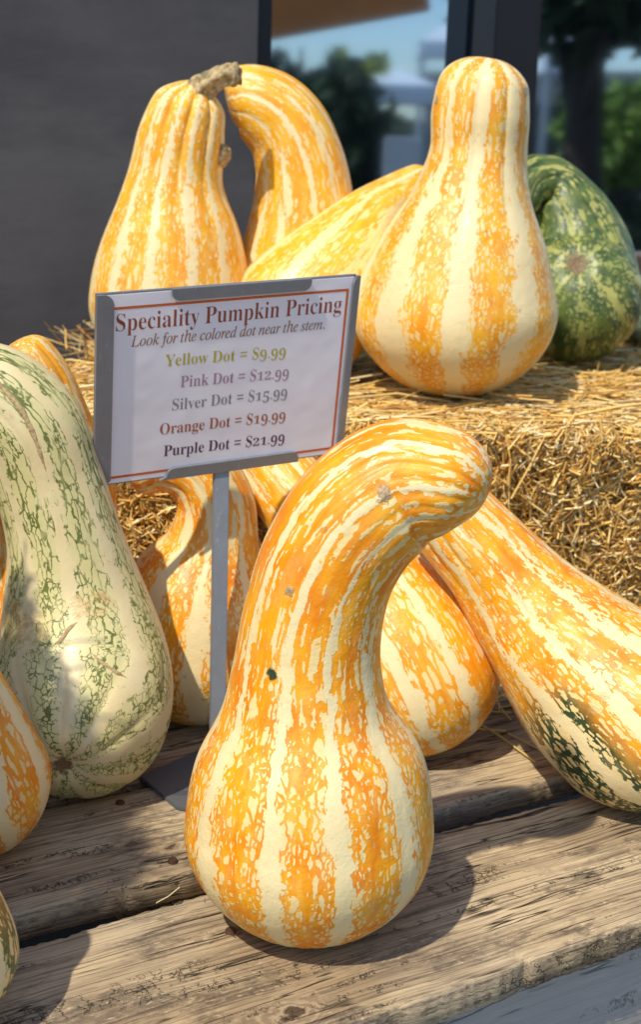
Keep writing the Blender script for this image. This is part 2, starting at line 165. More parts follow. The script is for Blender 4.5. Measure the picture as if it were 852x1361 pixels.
GLYPH = {"b":{"$":[542,[[470,596,437,618,399,636,358,648,321,655,321,691,239,691,239,655,161,633,102,594,65,539,52,472,63,421,98,372,156,329,239,297,239,81,182,97,137,118,95,145,51,182,51,61,97,35,143,14,190,-1,239,-9,239,-118,321,-118,321,-9,401,14,458,59,491,116,502,176,490,240,454,295,397,338,321,369,321,567,361,555,402,536,439,513,470,488],[239,396,199,413,171,434,155,458,150,485,157,514,175,539,203,557,239,567],[321,262,360,243,387,221,401,196,406,168,401,137,385,113,358,95,321,82]]],".":[219,[[109,111,67,93,49,51,67,9,109,-9,151,9,169,51,151,93]]],"0":[559,[[280,-10,237,-7,198,2,164,16,135,36,110,61,89,91,71,126,58,165,47,208,40,255,35,305,34,359,35,413,40,463,47,509,58,552,71,591,89,625,110,654,135,679,164,699,199,713,237,721,281,724,322,721,360,713,393,699,422,679,446,654,468,625,486,590,500,552,511,508,519,462,523,412,525,358,523,304,519,254,511,208,500,165,486,126,468,91,446,61,421,36,392,16,359,2,321,-7],[280,55,326,75,353,135,360,179,366,231,369,290,370,358,369,426,366,485,360,537,353,580,327,639,281,659,235,639,207,580,199,537,194,485,190,426,189,358,190,290,194,231,199,179,207,135,234,75]]],"1":[559,[[97,0,97,53,179,53,202,57,217,67,226,87,229,118,229,619,193,577,161,544,130,522,100,515,78,520,59,535,46,559,42,589,74,599,110,613,150,634,196,666,266,718,378,718,378,118,381,91,388,70,403,57,429,53,510,53,510,0]]],"2":[559,[[35,0,35,103,183,254,212,285,238,313,260,340,278,365,306,412,324,457,334,503,337,553,332,602,316,637,291,656,259,663,216,652,188,620,179,595,172,565,168,530,167,490,115,496,75,513,48,543,39,589,45,624,64,656,94,684,137,706,163,714,192,719,224,723,259,724,312,721,358,713,397,699,430,680,455,655,473,627,484,594,488,558,485,524,476,490,459,456,434,418,418,398,400,376,379,352,355,328,328,301,299,271,266,239,230,205,130,110,363,110,392,115,416,128,435,150,446,179,454,210,513,210,508,0]]],"3":[559,[[243,-10,207,-9,175,-6,146,0,121,7,79,27,51,52,34,80,28,110,34,144,54,168,81,183,113,188,122,132,147,92,186,68,236,60,268,63,297,73,322,91,342,118,355,156,359,207,349,259,319,301,297,317,270,329,239,336,204,338,142,338,142,400,208,400,265,410,304,441,327,487,335,547,330,595,314,632,288,655,252,663,220,657,198,641,182,615,173,583,168,546,166,508,111,513,70,530,45,557,36,597,50,646,92,687,123,703,161,715,206,722,257,724,308,721,353,713,392,700,426,682,453,658,473,630,484,598,488,561,485,529,477,499,463,473,444,449,421,427,395,409,366,393,335,381,375,371,416,355,454,331,485,300,506,258,513,206,507,150,491,104,464,66,430,37,389,15,343,1,294,-7]]],"4":[559,[[180,0,180,53,208,53,240,56,266,66,284,87,290,125,290,186,13,186,13,247,297,714,436,714,436,252,540,252,540,186,436,186,436,125,442,87,460,66,487,56,518,53,531,53,531,0],[83,252,290,252,290,427,292,522,297,619,282,587,259,545,235,503,218,475]]],"5":[559,[[245,-10,209,-9,178,-6,149,0,125,8,86,27,60,53,45,81,40,111,46,142,62,163,88,176,120,180,123,152,131,124,144,98,165,78,193,65,230,60,262,64,291,75,316,94,336,124,349,166,353,220,344,285,318,332,275,359,217,368,182,367,154,363,106,350,60,368,92,714,470,714,475,532,418,532,410,566,397,594,384,602,364,604,156,604,140,419,188,430,250,434,305,431,355,421,398,404,436,381,467,350,489,314,502,270,506,220,500,160,483,111,455,71,421,41,380,18,336,2,290,-7]]],"6":[559,[[293,-10,257,-8,223,-1,192,11,163,27,137,47,113,73,93,103,76,139,62,179,53,224,47,275,45,330,46,371,49,410,55,448,62,485,72,519,84,552,99,582,115,610,134,635,155,657,178,677,204,694,232,707,262,716,295,722,330,724,388,720,434,709,467,691,490,668,503,642,507,614,500,585,480,560,443,542,387,536,386,566,382,596,374,623,362,646,345,660,321,665,268,648,227,597,211,559,199,513,191,461,186,401,209,414,240,427,277,435,324,438,367,435,406,424,440,407,470,384,493,354,510,318,521,277,524,231,520,180,509,134,491,93,466,57,433,28,393,7,347,-6],[296,56,330,66,357,96,366,118,373,147,378,181,379,221,377,259,373,291,365,318,355,340,325,368,287,377,259,373,230,362,203,346,186,329,188,262,195,205,205,158,219,121,254,72]]],"7":[559,[[165,0,431,605,168,605,128,592,110,554,104,504,44,504,49,714,526,714,526,665,250,0]]],"8":[559,[[273,-10,233,-8,197,-3,165,5,136,16,89,46,56,86,36,131,30,182,40,241,71,288,92,307,117,326,146,344,177,361,149,379,124,398,103,419,85,440,61,488,53,542,59,588,75,631,104,668,148,698,176,709,208,718,244,722,285,724,335,721,378,712,414,696,445,675,468,648,485,618,495,585,498,549,489,495,462,454,419,420,363,387,405,365,440,343,469,320,491,297,520,247,529,189,525,145,512,105,491,71,462,43,424,20,381,3,330,-7],[302,421,334,444,356,472,368,507,372,551,369,579,362,606,349,630,331,649,307,662,279,666,243,658,216,634,200,598,194,554,201,508,222,474,256,446],[278,47,324,56,360,82,382,122,390,172,381,217,356,254,336,270,310,287,280,304,244,321,213,296,188,265,171,226,165,178,173,125,196,84,232,56]]],"9":[559,[[227,-10,173,-6,131,7,100,25,79,49,67,76,63,103,66,123,75,140,90,152,112,160,130,119,154,84,188,61,232,53,290,71,332,126,360,216,373,343,348,316,316,295,277,280,231,275,190,278,153,288,119,305,90,328,66,358,49,393,38,435,35,482,37,517,42,550,50,580,62,609,96,657,142,694,168,707,198,716,230,722,264,724,299,722,333,715,364,704,393,689,420,669,443,644,464,615,482,580,496,540,506,495,512,444,514,388,513,348,510,308,505,270,498,234,489,198,477,166,464,135,448,107,429,81,408,58,385,38,359,21,330,7,298,-2,264,-8],[274,347,307,352,334,366,356,387,373,414,371,474,365,524,356,566,344,600,312,643,270,657,232,646,204,615,193,591,186,562,181,527,180,488,186,426,204,382,233,356]]],"=":[584,[[56,503,56,421,528,421,528,503],[56,285,56,203,528,203,528,285]]],"D":[738,[[30,0,30,26,69,32,94,44,106,69,110,111,110,557,105,606,91,635,64,648,22,653,22,678,330,678,415,673,488,656,551,628,604,590,644,541,674,483,691,416,697,339,675,191,608,85,496,21,340,0],[331,36,377,41,416,55,449,78,476,112,496,154,510,207,519,269,522,341,510,474,475,569,415,626,332,645,301,641,282,631,274,609,271,573,271,107,274,72,282,51,300,40]]],"L":[635,[[23,0,23,26,67,32,93,47,107,75,111,120,111,564,106,606,93,633,66,647,24,653,24,678,372,678,372,653,336,651,310,646,291,636,280,620,273,597,271,564,271,123,272,92,276,70,284,55,298,47,318,42,348,41,383,42,414,46,443,51,469,59,513,83,551,119,567,141,582,167,596,197,609,230,636,230,598,0]]],"O":[782,[[388,-16,352,-14,317,-9,283,-1,251,11,220,26,192,43,165,63,141,86,118,111,98,138,81,168,67,199,56,232,48,266,43,302,41,339,43,376,48,411,56,446,67,479,81,510,98,539,118,566,141,592,166,614,193,635,222,652,254,667,287,679,321,687,357,692,395,694,431,692,466,687,500,679,532,668,562,653,591,636,618,616,642,594,664,569,684,542,701,512,716,481,727,448,735,413,740,377,742,339,740,302,735,266,727,232,716,199,701,168,684,138,664,111,641,86,616,63,589,43,560,26,529,11,496,-1,461,-9,425,-14],[394,18,469,38,522,98,554,199,565,339,562,413,553,478,538,533,518,579,492,614,461,640,426,655,387,660,312,640,259,580,227,479,216,339,219,265,228,201,243,146,264,100,290,64,321,39,355,23]]],"P":[622,[[23,0,23,26,67,32,93,47,107,75,111,120,111,564,106,605,93,631,66,646,24,653,24,678,318,678,377,677,428,672,468,665,500,655,546,628,580,592,602,547,609,494,605,454,593,417,574,385,546,358,511,335,468,319,418,309,360,306,271,306,271,120,275,75,289,47,316,32,360,26,360,0],[271,342,300,342,363,351,405,376,427,422,435,490,429,558,410,605,375,633,322,642,297,639,282,631,274,616,271,593]]],"S":[581,[[64,-16,64,235,93,235,107,184,123,140,143,104,166,74,192,51,222,35,256,25,293,22,344,30,383,54,407,89,415,133,410,164,395,192,370,217,335,238,242,284,201,306,167,329,138,352,115,376,97,402,84,430,77,461,74,494,81,551,100,600,131,639,172,669,220,688,275,694,307,692,342,687,379,679,420,667,434,664,446,662,467,670,477,694,505,694,505,475,480,475,462,528,437,573,406,610,370,639,330,656,289,662,243,655,208,635,185,604,178,566,185,530,204,501,236,476,281,451,377,406,431,377,473,347,502,315,521,280,531,241,535,198,527,138,505,86,468,43,418,12,389,0,357,-8,323,-13,286,-15,236,-12,187,1,147,14,126,18,103,11,91,-16]]],"Y":[634,[[151,0,151,26,195,32,221,47,235,75,239,120,239,266,69,576,44,617,21,639,1,648,-20,652,-20,678,308,678,308,652,291,652,267,650,248,644,236,633,232,620,235,604,244,583,370,336,496,545,513,580,519,607,500,641,444,652,439,652,439,678,654,678,654,652,630,646,609,632,590,611,570,583,399,303,399,120,404,75,417,47,444,32,488,26,488,0]]],"a":[512,[[379,-15,321,2,298,52,263,24,225,3,185,-9,142,-13,96,-6,60,17,38,51,30,94,34,126,46,154,66,180,95,203,131,223,177,244,232,264,296,283,296,359,292,395,278,421,255,435,220,440,171,432,155,408,169,382,179,363,183,344,178,320,164,301,142,288,115,284,87,289,67,303,53,324,49,352,55,385,73,415,103,439,141,458,188,470,241,474,291,472,332,464,366,452,392,435,411,413,425,385,433,352,436,313,436,93,439,59,453,51,477,62,490,41,465,16,438,-1,409,-12],[225,50,241,53,259,61,278,75,296,94,296,252,243,234,206,206,184,170,176,125,188,69]]],"c":[437,[[232,-15,178,-7,129,16,88,53,56,101,44,129,36,159,31,190,29,223,31,258,37,292,46,323,60,353,76,379,96,403,118,424,143,442,170,456,198,467,228,473,260,475,324,467,373,444,403,409,413,365,409,340,397,321,377,308,352,304,307,321,292,373,293,389,294,404,284,433,252,442,215,432,188,401,172,350,167,279,169,228,176,183,188,145,204,114,248,71,304,57,356,70,404,107,424,90,384,44,339,11,288,-8]]],"e":[448,[[229,-15,174,-7,126,16,86,52,55,102,44,131,36,163,31,197,29,234,31,268,36,300,44,330,56,358,88,406,130,443,179,466,234,474,275,470,311,460,343,442,371,417,393,386,408,349,418,306,421,258,421,247,174,247,182,167,206,109,244,75,297,63,326,67,353,79,378,100,402,128,424,108,384,54,339,16,287,-7],[173,286,300,286,300,320,297,375,288,413,269,435,240,442,211,433,190,407,177,364,173,303]]],"g":[487,[[217,-209,171,-207,132,-202,98,-193,71,-181,34,-149,21,-111,41,-68,102,-38,52,-1,35,45,42,80,63,110,99,138,152,164,100,190,63,224,40,266,33,316,39,360,59,399,90,430,131,454,179,469,234,474,292,469,347,453,472,453,472,399,399,399,425,354,434,303,428,262,411,225,384,195,348,172,305,158,256,153,234,154,211,155,187,151,168,141,154,125,150,106,165,81,210,73,261,73,298,72,332,70,361,66,386,60,425,43,451,19,465,-14,470,-55,466,-89,454,-119,434,-146,406,-168,370,-186,326,-199,275,-206],[234,185,264,193,284,217,294,257,297,314,294,371,284,411,264,434,234,442,204,434,185,411,174,371,170,314,174,257,185,217,204,193],[239,-173,306,-168,354,-154,382,-131,392,-98,387,-76,371,-62,344,-54,305,-51,144,-51,118,-77,109,-108,117,-133,141,-154,181,-168]]],"i":[295,[[150,539,121,544,97,561,80,585,75,614,80,644,97,668,121,685,150,690,179,685,204,668,220,644,225,614,220,585,203,561,179,544],[27,0,27,24,52,29,68,38,75,55,78,83,78,375,76,406,70,424,55,433,30,437,31,462,221,462,221,83,223,56,230,39,244,29,268,24,268,0]]],"k":[534,[[26,0,26,24,52,29,68,39,75,56,78,83,78,592,76,621,70,640,56,649,30,654,31,678,220,678,220,251,338,369,357,393,363,414,350,431,311,437,306,437,306,462,514,462,514,437,459,423,409,387,331,311,515,51,536,31,560,24,560,0,314,0,314,24,323,24,348,30,356,47,345,73,242,219,220,200,220,83,222,56,230,39,244,29,268,24,268,0]]],"l":[297,[[27,0,27,24,52,29,68,38,75,55,78,83,78,592,76,620,70,639,56,650,30,654,30,678,221,678,221,83,223,56,230,39,244,29,268,24,268,0]]],"m":[825,[[27,0,27,24,52,28,67,38,75,56,78,83,78,377,76,404,68,423,53,434,28,438,28,462,218,462,218,394,248,429,280,454,315,469,353,474,399,469,435,453,461,426,477,389,508,426,542,453,580,469,622,474,678,464,718,434,742,385,750,315,750,83,752,56,760,39,774,28,798,24,798,0,562,0,562,24,586,28,600,39,608,57,610,83,610,323,608,359,601,384,587,399,562,404,520,391,483,353,483,83,485,57,493,39,507,28,530,24,530,0,297,0,297,24,321,28,335,39,343,57,345,83,345,323,343,358,336,384,322,399,297,404,254,391,218,350,218,83,220,57,227,40,241,29,264,24,264,0]]],"n":[567,[[27,0,27,24,52,28,67,38,75,56,78,83,78,377,76,404,68,423,53,434,28,438,28,462,220,462,220,398,250,431,283,455,321,469,362,474,419,464,460,434,484,385,492,315,492,83,495,56,502,39,517,28,541,24,541,0,301,0,301,24,308,24,340,39,350,83,350,323,348,359,341,384,327,399,302,404,258,391,220,350,220,83,222,56,230,39,244,28,268,24,268,0]]],"o":[501,[[251,-15,219,-13,189,-7,161,3,135,17,90,55,56,105,44,133,35,163,30,195,28,229,30,264,35,296,44,327,56,356,90,405,135,443,189,466,250,474,311,466,365,443,410,406,444,357,456,328,465,298,470,264,472,229,470,194,465,161,456,131,444,102,410,53,366,16,312,-7],[251,17,287,27,311,58,319,84,324,121,326,170,327,229,326,289,323,338,317,376,309,403,285,435,251,445,214,434,191,403,184,376,178,338,175,290,174,230,175,170,178,122,183,84,191,58,215,27]]],"p":[553,[[26,-207,26,-184,46,-181,60,-175,69,-164,75,-150,78,-95,78,362,76,400,69,422,55,433,29,439,29,462,213,462,213,391,238,428,268,454,303,470,343,475,393,467,436,444,472,407,499,360,508,332,515,302,520,271,521,238,520,202,515,169,508,137,498,108,470,56,434,18,389,-7,338,-15,303,-11,272,1,244,20,220,48,220,-86,222,-121,226,-147,235,-164,249,-175,268,-181,294,-183,294,-207],[291,42,330,54,356,88,365,115,371,148,375,186,376,230,375,273,372,310,366,342,359,369,335,403,296,414,254,398,220,350,220,102,249,57]]],"r":[428,[[27,0,27,24,52,29,68,38,75,55,78,83,78,375,76,406,69,425,55,433,30,437,31,462,217,462,217,375,245,417,279,449,313,468,347,474,384,469,410,453,426,428,431,396,427,370,414,349,394,336,369,331,346,334,331,344,308,372,296,383,281,387,261,380,241,360,227,327,222,286,222,83,226,55,237,38,258,28,294,24,294,0]]],"t":[340,[[184,-14,133,-7,98,16,79,53,72,106,72,415,30,415,30,446,59,474,85,500,109,526,131,550,167,593,192,631,215,631,215,462,309,462,309,415,215,415,215,122,217,95,223,76,233,64,250,60,282,73,307,111,331,98,305,49,271,14,231,-7]]],"u":[558,[[195,-15,136,-5,97,26,84,48,75,75,70,107,68,144,68,369,66,399,59,421,43,433,17,438,17,462,211,462,211,110,214,87,225,69,241,57,263,53,305,64,340,98,340,369,337,401,329,422,312,434,282,438,282,462,482,462,482,104,485,76,493,58,509,49,536,44,536,19,493,17,446,11,395,0,340,-15,340,60,312,29,277,5,238,-10]]],"v":[456,[[212,-15,57,369,33,419,18,432,-4,437,-4,462,244,462,244,438,232,438,202,431,192,411,194,399,275,182,351,376,359,405,345,430,303,438,303,462,454,462,454,439,430,430,414,415,401,393,387,362,238,-15]]],"w":[647,[[182,-15,25,394,9,424,-16,437,-16,462,206,462,206,437,178,431,170,411,172,396,178,376,248,189,314,350,299,396,282,430,270,436,250,439,250,462,481,462,481,437,450,430,440,411,441,401,443,390,500,210,569,381,576,410,566,430,530,439,530,462,663,462,663,439,645,435,633,424,613,384,453,-15,430,-15,332,293,208,-15]]],"y":[447,[[78,-209,43,-203,15,-186,-4,-159,-10,-125,-6,-101,7,-79,27,-64,53,-59,77,-63,95,-73,107,-91,111,-113,111,-121,110,-130,115,-143,128,-147,147,-138,170,-110,193,-66,209,-7,54,373,37,410,23,428,12,435,-5,437,-7,437,-7,462,241,462,241,437,202,431,194,423,191,409,193,397,198,382,276,177,343,359,352,387,354,408,351,422,342,431,325,436,302,437,302,462,446,462,446,437,427,432,413,418,400,394,386,361,241,-36,216,-97,193,-143,168,-174,142,-195,113,-205]]]},"i":{".":[219,[[109,111,67,93,49,51,67,9,109,-9,151,9,169,51,151,93]]],"L":[668,[[-36,0,-31,20,-27,20,14,25,42,38,61,65,77,108,201,573,209,603,211,624,206,645,193,660,170,668,135,672,140,692,415,692,408,673,370,668,342,655,322,628,306,585,186,137,176,95,172,76,176,55,188,43,210,37,245,35,316,35,353,36,387,38,417,43,443,49,488,67,527,97,561,139,594,196,613,196,548,0]]],"a":[509,[[74,-12,39,-5,13,16,-4,49,-10,96,-8,137,-1,178,11,219,28,261,48,302,73,340,102,375,134,408,168,436,203,455,238,467,273,471,323,458,346,417,359,460,435,460,344,134,333,93,330,66,334,56,347,52,376,69,420,119,434,107,394,55,357,18,323,-5,291,-12,260,0,250,34,252,54,259,84,269,125,284,175,256,131,229,93,203,61,178,35,127,0],[122,49,146,55,172,71,199,97,226,130,252,168,276,210,297,254,312,300,323,343,326,383,313,430,275,445,229,433,184,396,163,369,144,337,126,301,110,261,97,220,87,181,81,144,79,109,90,64]]],"c":[444,[[148,-12,86,0,39,34,21,59,9,89,1,123,-1,162,4,211,18,261,41,308,72,353,109,393,152,426,187,446,223,460,259,468,297,471,339,466,371,450,390,426,397,397,394,374,384,356,368,344,347,340,315,350,304,380,308,399,319,416,325,423,328,431,319,442,294,445,242,435,193,403,171,380,150,354,133,325,117,292,104,258,95,224,90,192,88,160,94,108,114,68,143,43,182,34,220,40,259,56,299,84,339,122,355,105,304,54,252,17,200,-5]]],"d":[528,[[91,-12,47,-4,15,20,-6,58,-13,109,-8,159,8,214,19,242,33,269,48,297,66,324,84,349,105,373,126,395,148,415,182,440,217,458,252,468,286,471,335,463,361,437,406,619,409,634,410,649,407,663,399,671,384,676,362,677,347,677,352,696,410,702,455,713,485,722,504,725,513,715,512,705,510,697,358,120,351,90,348,66,354,50,372,45,406,64,456,120,472,107,450,79,429,54,409,34,392,17,357,-5,323,-12,285,1,272,40,274,63,279,91,288,126,300,167,274,124,248,88,223,57,198,32,147,-1],[135,41,162,47,190,65,218,92,246,127,273,168,296,212,316,258,332,304,342,347,345,386,342,412,332,431,316,443,295,447,246,435,197,399,173,373,151,341,131,306,112,265,96,223,85,184,78,149,76,116,80,85,92,61,111,46]]],"e":[428,[[132,-10,75,0,31,31,15,54,3,81,-4,112,-6,147,-1,196,14,246,37,296,69,344,107,386,150,422,185,443,220,459,256,468,291,471,331,466,360,452,378,428,384,396,379,365,366,336,342,308,310,282,269,258,218,239,159,224,91,212,86,176,84,146,90,99,107,65,136,45,177,38,213,43,251,59,289,85,329,121,344,106,320,78,295,54,270,34,245,18,191,-3],[95,235,143,244,184,257,220,275,250,296,274,320,290,347,301,374,304,404,295,434,268,444,236,437,204,417,171,385,142,343,116,292]]],"f":[296,[[-72,-228,-98,-224,-118,-212,-132,-194,-136,-173,-127,-140,-99,-129,-74,-137,-66,-161,-69,-177,-73,-189,-62,-200,-36,-190,-15,-161,3,-111,20,-37,106,421,10,421,18,453,112,453,124,507,137,556,155,600,176,637,201,669,228,693,257,711,288,721,321,725,357,720,386,705,404,681,410,653,398,619,362,608,334,618,325,647,327,657,329,666,333,678,326,692,306,698,279,690,256,666,236,627,221,571,196,453,313,453,308,421,190,421,150,223,138,163,125,108,112,57,100,11,87,-31,75,-67,62,-100,49,-127,22,-171,-7,-203,-38,-222]]],"h":[599,[[453,-10,415,-3,387,17,368,49,362,90,367,147,381,225,404,329,415,383,419,422,408,466,373,481,344,476,316,462,287,438,258,405,231,366,210,329,194,292,184,256,130,0,37,0,167,618,176,671,159,706,106,718,98,718,107,760,291,760,252,576,233,494,212,410,223,410,266,469,311,511,358,537,408,545,455,538,488,517,508,483,515,434,510,391,497,324,471,206,461,150,458,101,467,65,493,53,524,59,557,76,575,47,543,22,513,4,482,-6]]],"k":[505,[[324,-11,299,-5,279,14,261,47,239,94,179,239,116,192,61,0,-20,0,153,617,158,647,155,663,147,673,131,677,106,678,92,678,98,697,163,707,208,716,236,723,251,725,261,714,256,693,125,234,290,357,329,392,342,417,330,432,294,438,302,455,502,455,497,437,494,437,466,433,435,423,402,405,366,380,244,287,319,108,341,70,354,57,369,53,405,69,448,118,463,102,426,52,389,17,354,-4]]],"l":[257,[[47,-11,26,-8,11,3,0,18,-3,39,4,81,20,148,146,614,151,644,148,664,138,675,118,681,87,683,89,701,155,710,200,717,243,725,255,716,250,693,93,125,83,74,88,57,101,51,135,69,182,122,198,107,177,79,156,55,135,34,115,18,78,-4]]],"m":[819,[[610,-11,573,3,560,46,563,79,572,116,631,325,638,357,641,379,634,401,612,409,585,403,553,384,519,353,484,312,466,288,449,262,432,234,416,204,393,157,373,107,355,55,340,0,261,0,350,302,361,348,365,383,358,402,338,409,318,405,293,392,263,370,232,342,199,307,169,266,148,230,128,192,111,149,94,104,60,0,-19,0,74,315,87,362,91,392,87,409,76,419,55,425,25,428,29,446,94,452,140,461,169,469,183,471,194,459,193,451,190,441,135,264,207,354,274,419,336,457,392,470,437,456,452,412,450,390,445,360,436,321,424,274,490,360,553,421,612,458,668,470,713,455,728,410,724,377,713,331,649,97,647,86,645,74,650,57,663,52,680,57,698,71,719,95,743,129,757,113,720,59,684,20,647,-3]]],"n":[542,[[331,-13,310,-10,295,1,284,18,281,41,284,62,291,97,304,146,321,209,339,272,351,322,359,357,361,378,355,401,335,409,314,405,291,392,264,372,237,346,209,316,183,282,159,247,138,211,119,171,100,123,82,66,63,0,-18,0,79,329,89,366,92,391,89,407,79,417,61,422,34,424,26,424,29,442,100,452,149,461,194,471,198,468,198,458,138,264,175,313,212,355,246,390,280,419,312,441,341,456,368,466,392,469,435,455,450,414,447,375,436,331,378,131,369,95,365,73,370,56,386,50,420,71,464,135,480,123,444,64,407,21,369,-5]]],"o":[522,[[157,-12,122,-9,90,-1,63,13,39,33,19,57,5,85,-3,116,-6,152,1,209,21,266,35,293,51,319,70,345,92,369,114,391,139,410,164,428,191,443,245,464,300,471,337,468,369,460,398,446,422,427,442,402,456,374,464,343,467,307,462,257,446,206,420,156,387,109,347,68,303,34,267,14,231,0,194,-9],[168,17,208,25,247,48,283,83,315,127,341,178,362,232,375,286,379,337,374,384,358,418,331,438,294,445,245,433,197,399,174,373,153,344,133,310,116,273,102,234,91,196,85,160,83,124,89,78,106,45,132,24]]],"r":[333,[[-19,0,68,311,79,357,83,386,80,405,70,415,50,420,19,423,22,442,88,453,134,462,176,471,185,468,185,458,133,267,188,356,236,420,276,458,309,471,327,468,341,458,350,442,353,421,349,396,337,376,319,363,298,358,282,361,268,369,258,382,253,399,193,325,142,234,97,126,61,0]]],"s":[370,[[116,-12,78,-9,48,-1,26,7,9,9,-6,5,-13,-6,-33,-6,-11,158,6,157,15,96,36,52,66,24,106,15,138,21,164,39,181,67,187,102,179,139,155,178,124,219,94,260,80,283,69,307,61,331,59,354,68,401,94,438,134,463,183,471,219,469,247,461,270,453,288,450,305,455,311,468,328,468,308,319,291,319,280,374,260,414,232,437,194,445,171,441,152,428,139,410,135,388,144,353,172,310,203,270,231,230,257,181,264,157,267,132,262,94,248,60,224,30,194,8,158,-7]]],"t":[278,[[49,-12,13,1,1,39,4,66,10,92,98,421,29,421,33,442,78,457,122,486,163,528,202,584,225,584,187,453,272,453,264,421,179,421,98,116,89,67,94,51,107,46,139,64,185,118,200,101,161,52,123,16,85,-5]]]}}


# ------------------------------------------------------------ materials of the setting
def wood_mat(name, knots=(), base=(.38, .275, .155), pale=(.63, .49, .29), dark=(.085, .062, .045), seed=0.0, grey=0.0):
    g = NT(name)
    co = g.v('ADD', g.n('TexCoord', out=3), (seed*3.1, seed*7.7, seed*1.3))
    wob = g.v('MULTIPLY', g.v('SUBTRACT', g.noise(co, 5, 3, out=1), (.5, .5, .5)), (0, .016, .010))
    cw = g.v('ADD', co, wob)
    gr = g.noise(g.v('MULTIPLY', cw, (3.6, 80, 80)), 1.0, 8, .72)           # fibres
    gr2 = g.noise(g.v('MULTIPLY', cw, (7, 420, 420)), 1.0, 3, .6)
    big = g.noise(g.v('MULTIPLY', co, (2.6, 8, 8)), 1.0, 5, .62)            # worn patches
    mil = g.noise(g.v('MULTIPLY', co, (8, 18, 18)), 1.0, 9, .74)          # mildew
    mot = g.noise(g.v('MULTIPLY', co, (70, 150, 150)), 1.0, 6, .75)         # flaking mottle
    c = g.mix(g.mr(gr, .28, .60), tuple(x*.55+y*.45 for x, y in zip(base, dark)), base)
    c = g.mix(g.m('MULTIPLY', g.mr(big, .40, .58, smooth=True), g.mr(gr, .22, .55)), c, pale)
    mm = g.m('MULTIPLY', g.mr(mil, .495, .62, smooth=True), g.mr(mot, .62, .40, 0.25, 1))
    c = g.mix(g.m('MULTIPLY', mm, .88), c, dark)
    fl = g.m('MULTIPLY', g.mr(mot, .57, .64), g.mr(mil, .47, .56))
    c = g.mix(g.m('MULTIPLY', fl, .8), c, tuple(min(1, x*1.15) for x in pale))
    hue = g.noise(co, 3.1, 2)
    c = g.mix(g.mr(hue, .42, .62, 0, .35), c, (.27, .25, .21))               # silvering
    c = g.mix(g.mr(gr2, .36, .54, .75, 0), c, dark)
    sp = g.m('ABSOLUTE', g.m('SUBTRACT', g.noise(g.v('MULTIPLY', cw, (1.3, 22, 22)), 1.0, 4, .55), .5))
    crk = g.m('MULTIPLY', g.mr(sp, .0, .009, 1, 0), g.mr(g.noise(co, 5, 3), .45, .51))
    ck = g.n('TexVoronoi', {'Vector': g.v('ADD', g.v('MULTIPLY', co, (40, 22, 22)), g.v('MULTIPLY', g.noise(co, 45, 4, .7, out=1), (2.2, 2.2, 2.2))), 'Scale': 1.0}, feature='DISTANCE_TO_EDGE')
    chk = g.m('MULTIPLY', g.mr(ck, .0, .04, 1, 0), g.mr(g.noise(g.v('MULTIPLY', co, (4, 34, 34)), 1.0, 4), .57, .63))
    crack = g.m('MAXIMUM', crk, g.m('MULTIPLY', chk, .75))
    c = g.mix(crack, c, (.016, .012, .009))
    plain_co = g.n('TexCoord', out=3)
    for (kx, ky, kr) in knots:
        kd = g.v('DISTANCE', g.v('ADD', g.v('MULTIPLY', plain_co, (.55, 1, 0)), g.v('MULTIPLY', g.v('SUBTRACT', g.noise(plain_co, 30, 4, .6, out=1), (.5, .5, .5)), (.040, .034, 0))), (kx*.55, ky, 0), out=1)
        ring = g.m('SINE', g.m('MULTIPLY', kd, 900))
        km = g.mr(kd, kr*.5, kr, 1, 0, smooth=True)
        c = g.mix(g.m('MULTIPLY', km, .7), c, g.mix(g.mr(ring, -.6, .8), (.27, .19, .11), (.44, .33, .20)))
        c = g.mix(g.m('MULTIPLY', g.mr(kd, kr*.16, kr*.26, 1, 0), .9), c, (.07, .045, .025))
    if grey: c = g.mix(grey, c, g.mix(gr, (.31, .30, .28), (.56, .54, .51)))
    h = g.m('ADD', g.m('MULTIPLY', gr, .8), g.m('ADD', g.m('MULTIPLY', gr2, .35), g.m('ADD', g.m('MULTIPLY', crack, -1.6), g.m('MULTIPLY', mot, .25))))
    return g.fin(c, g.mr(gr, .3, .7, .88, .68), g.bump(h, .9, .0024), .22)

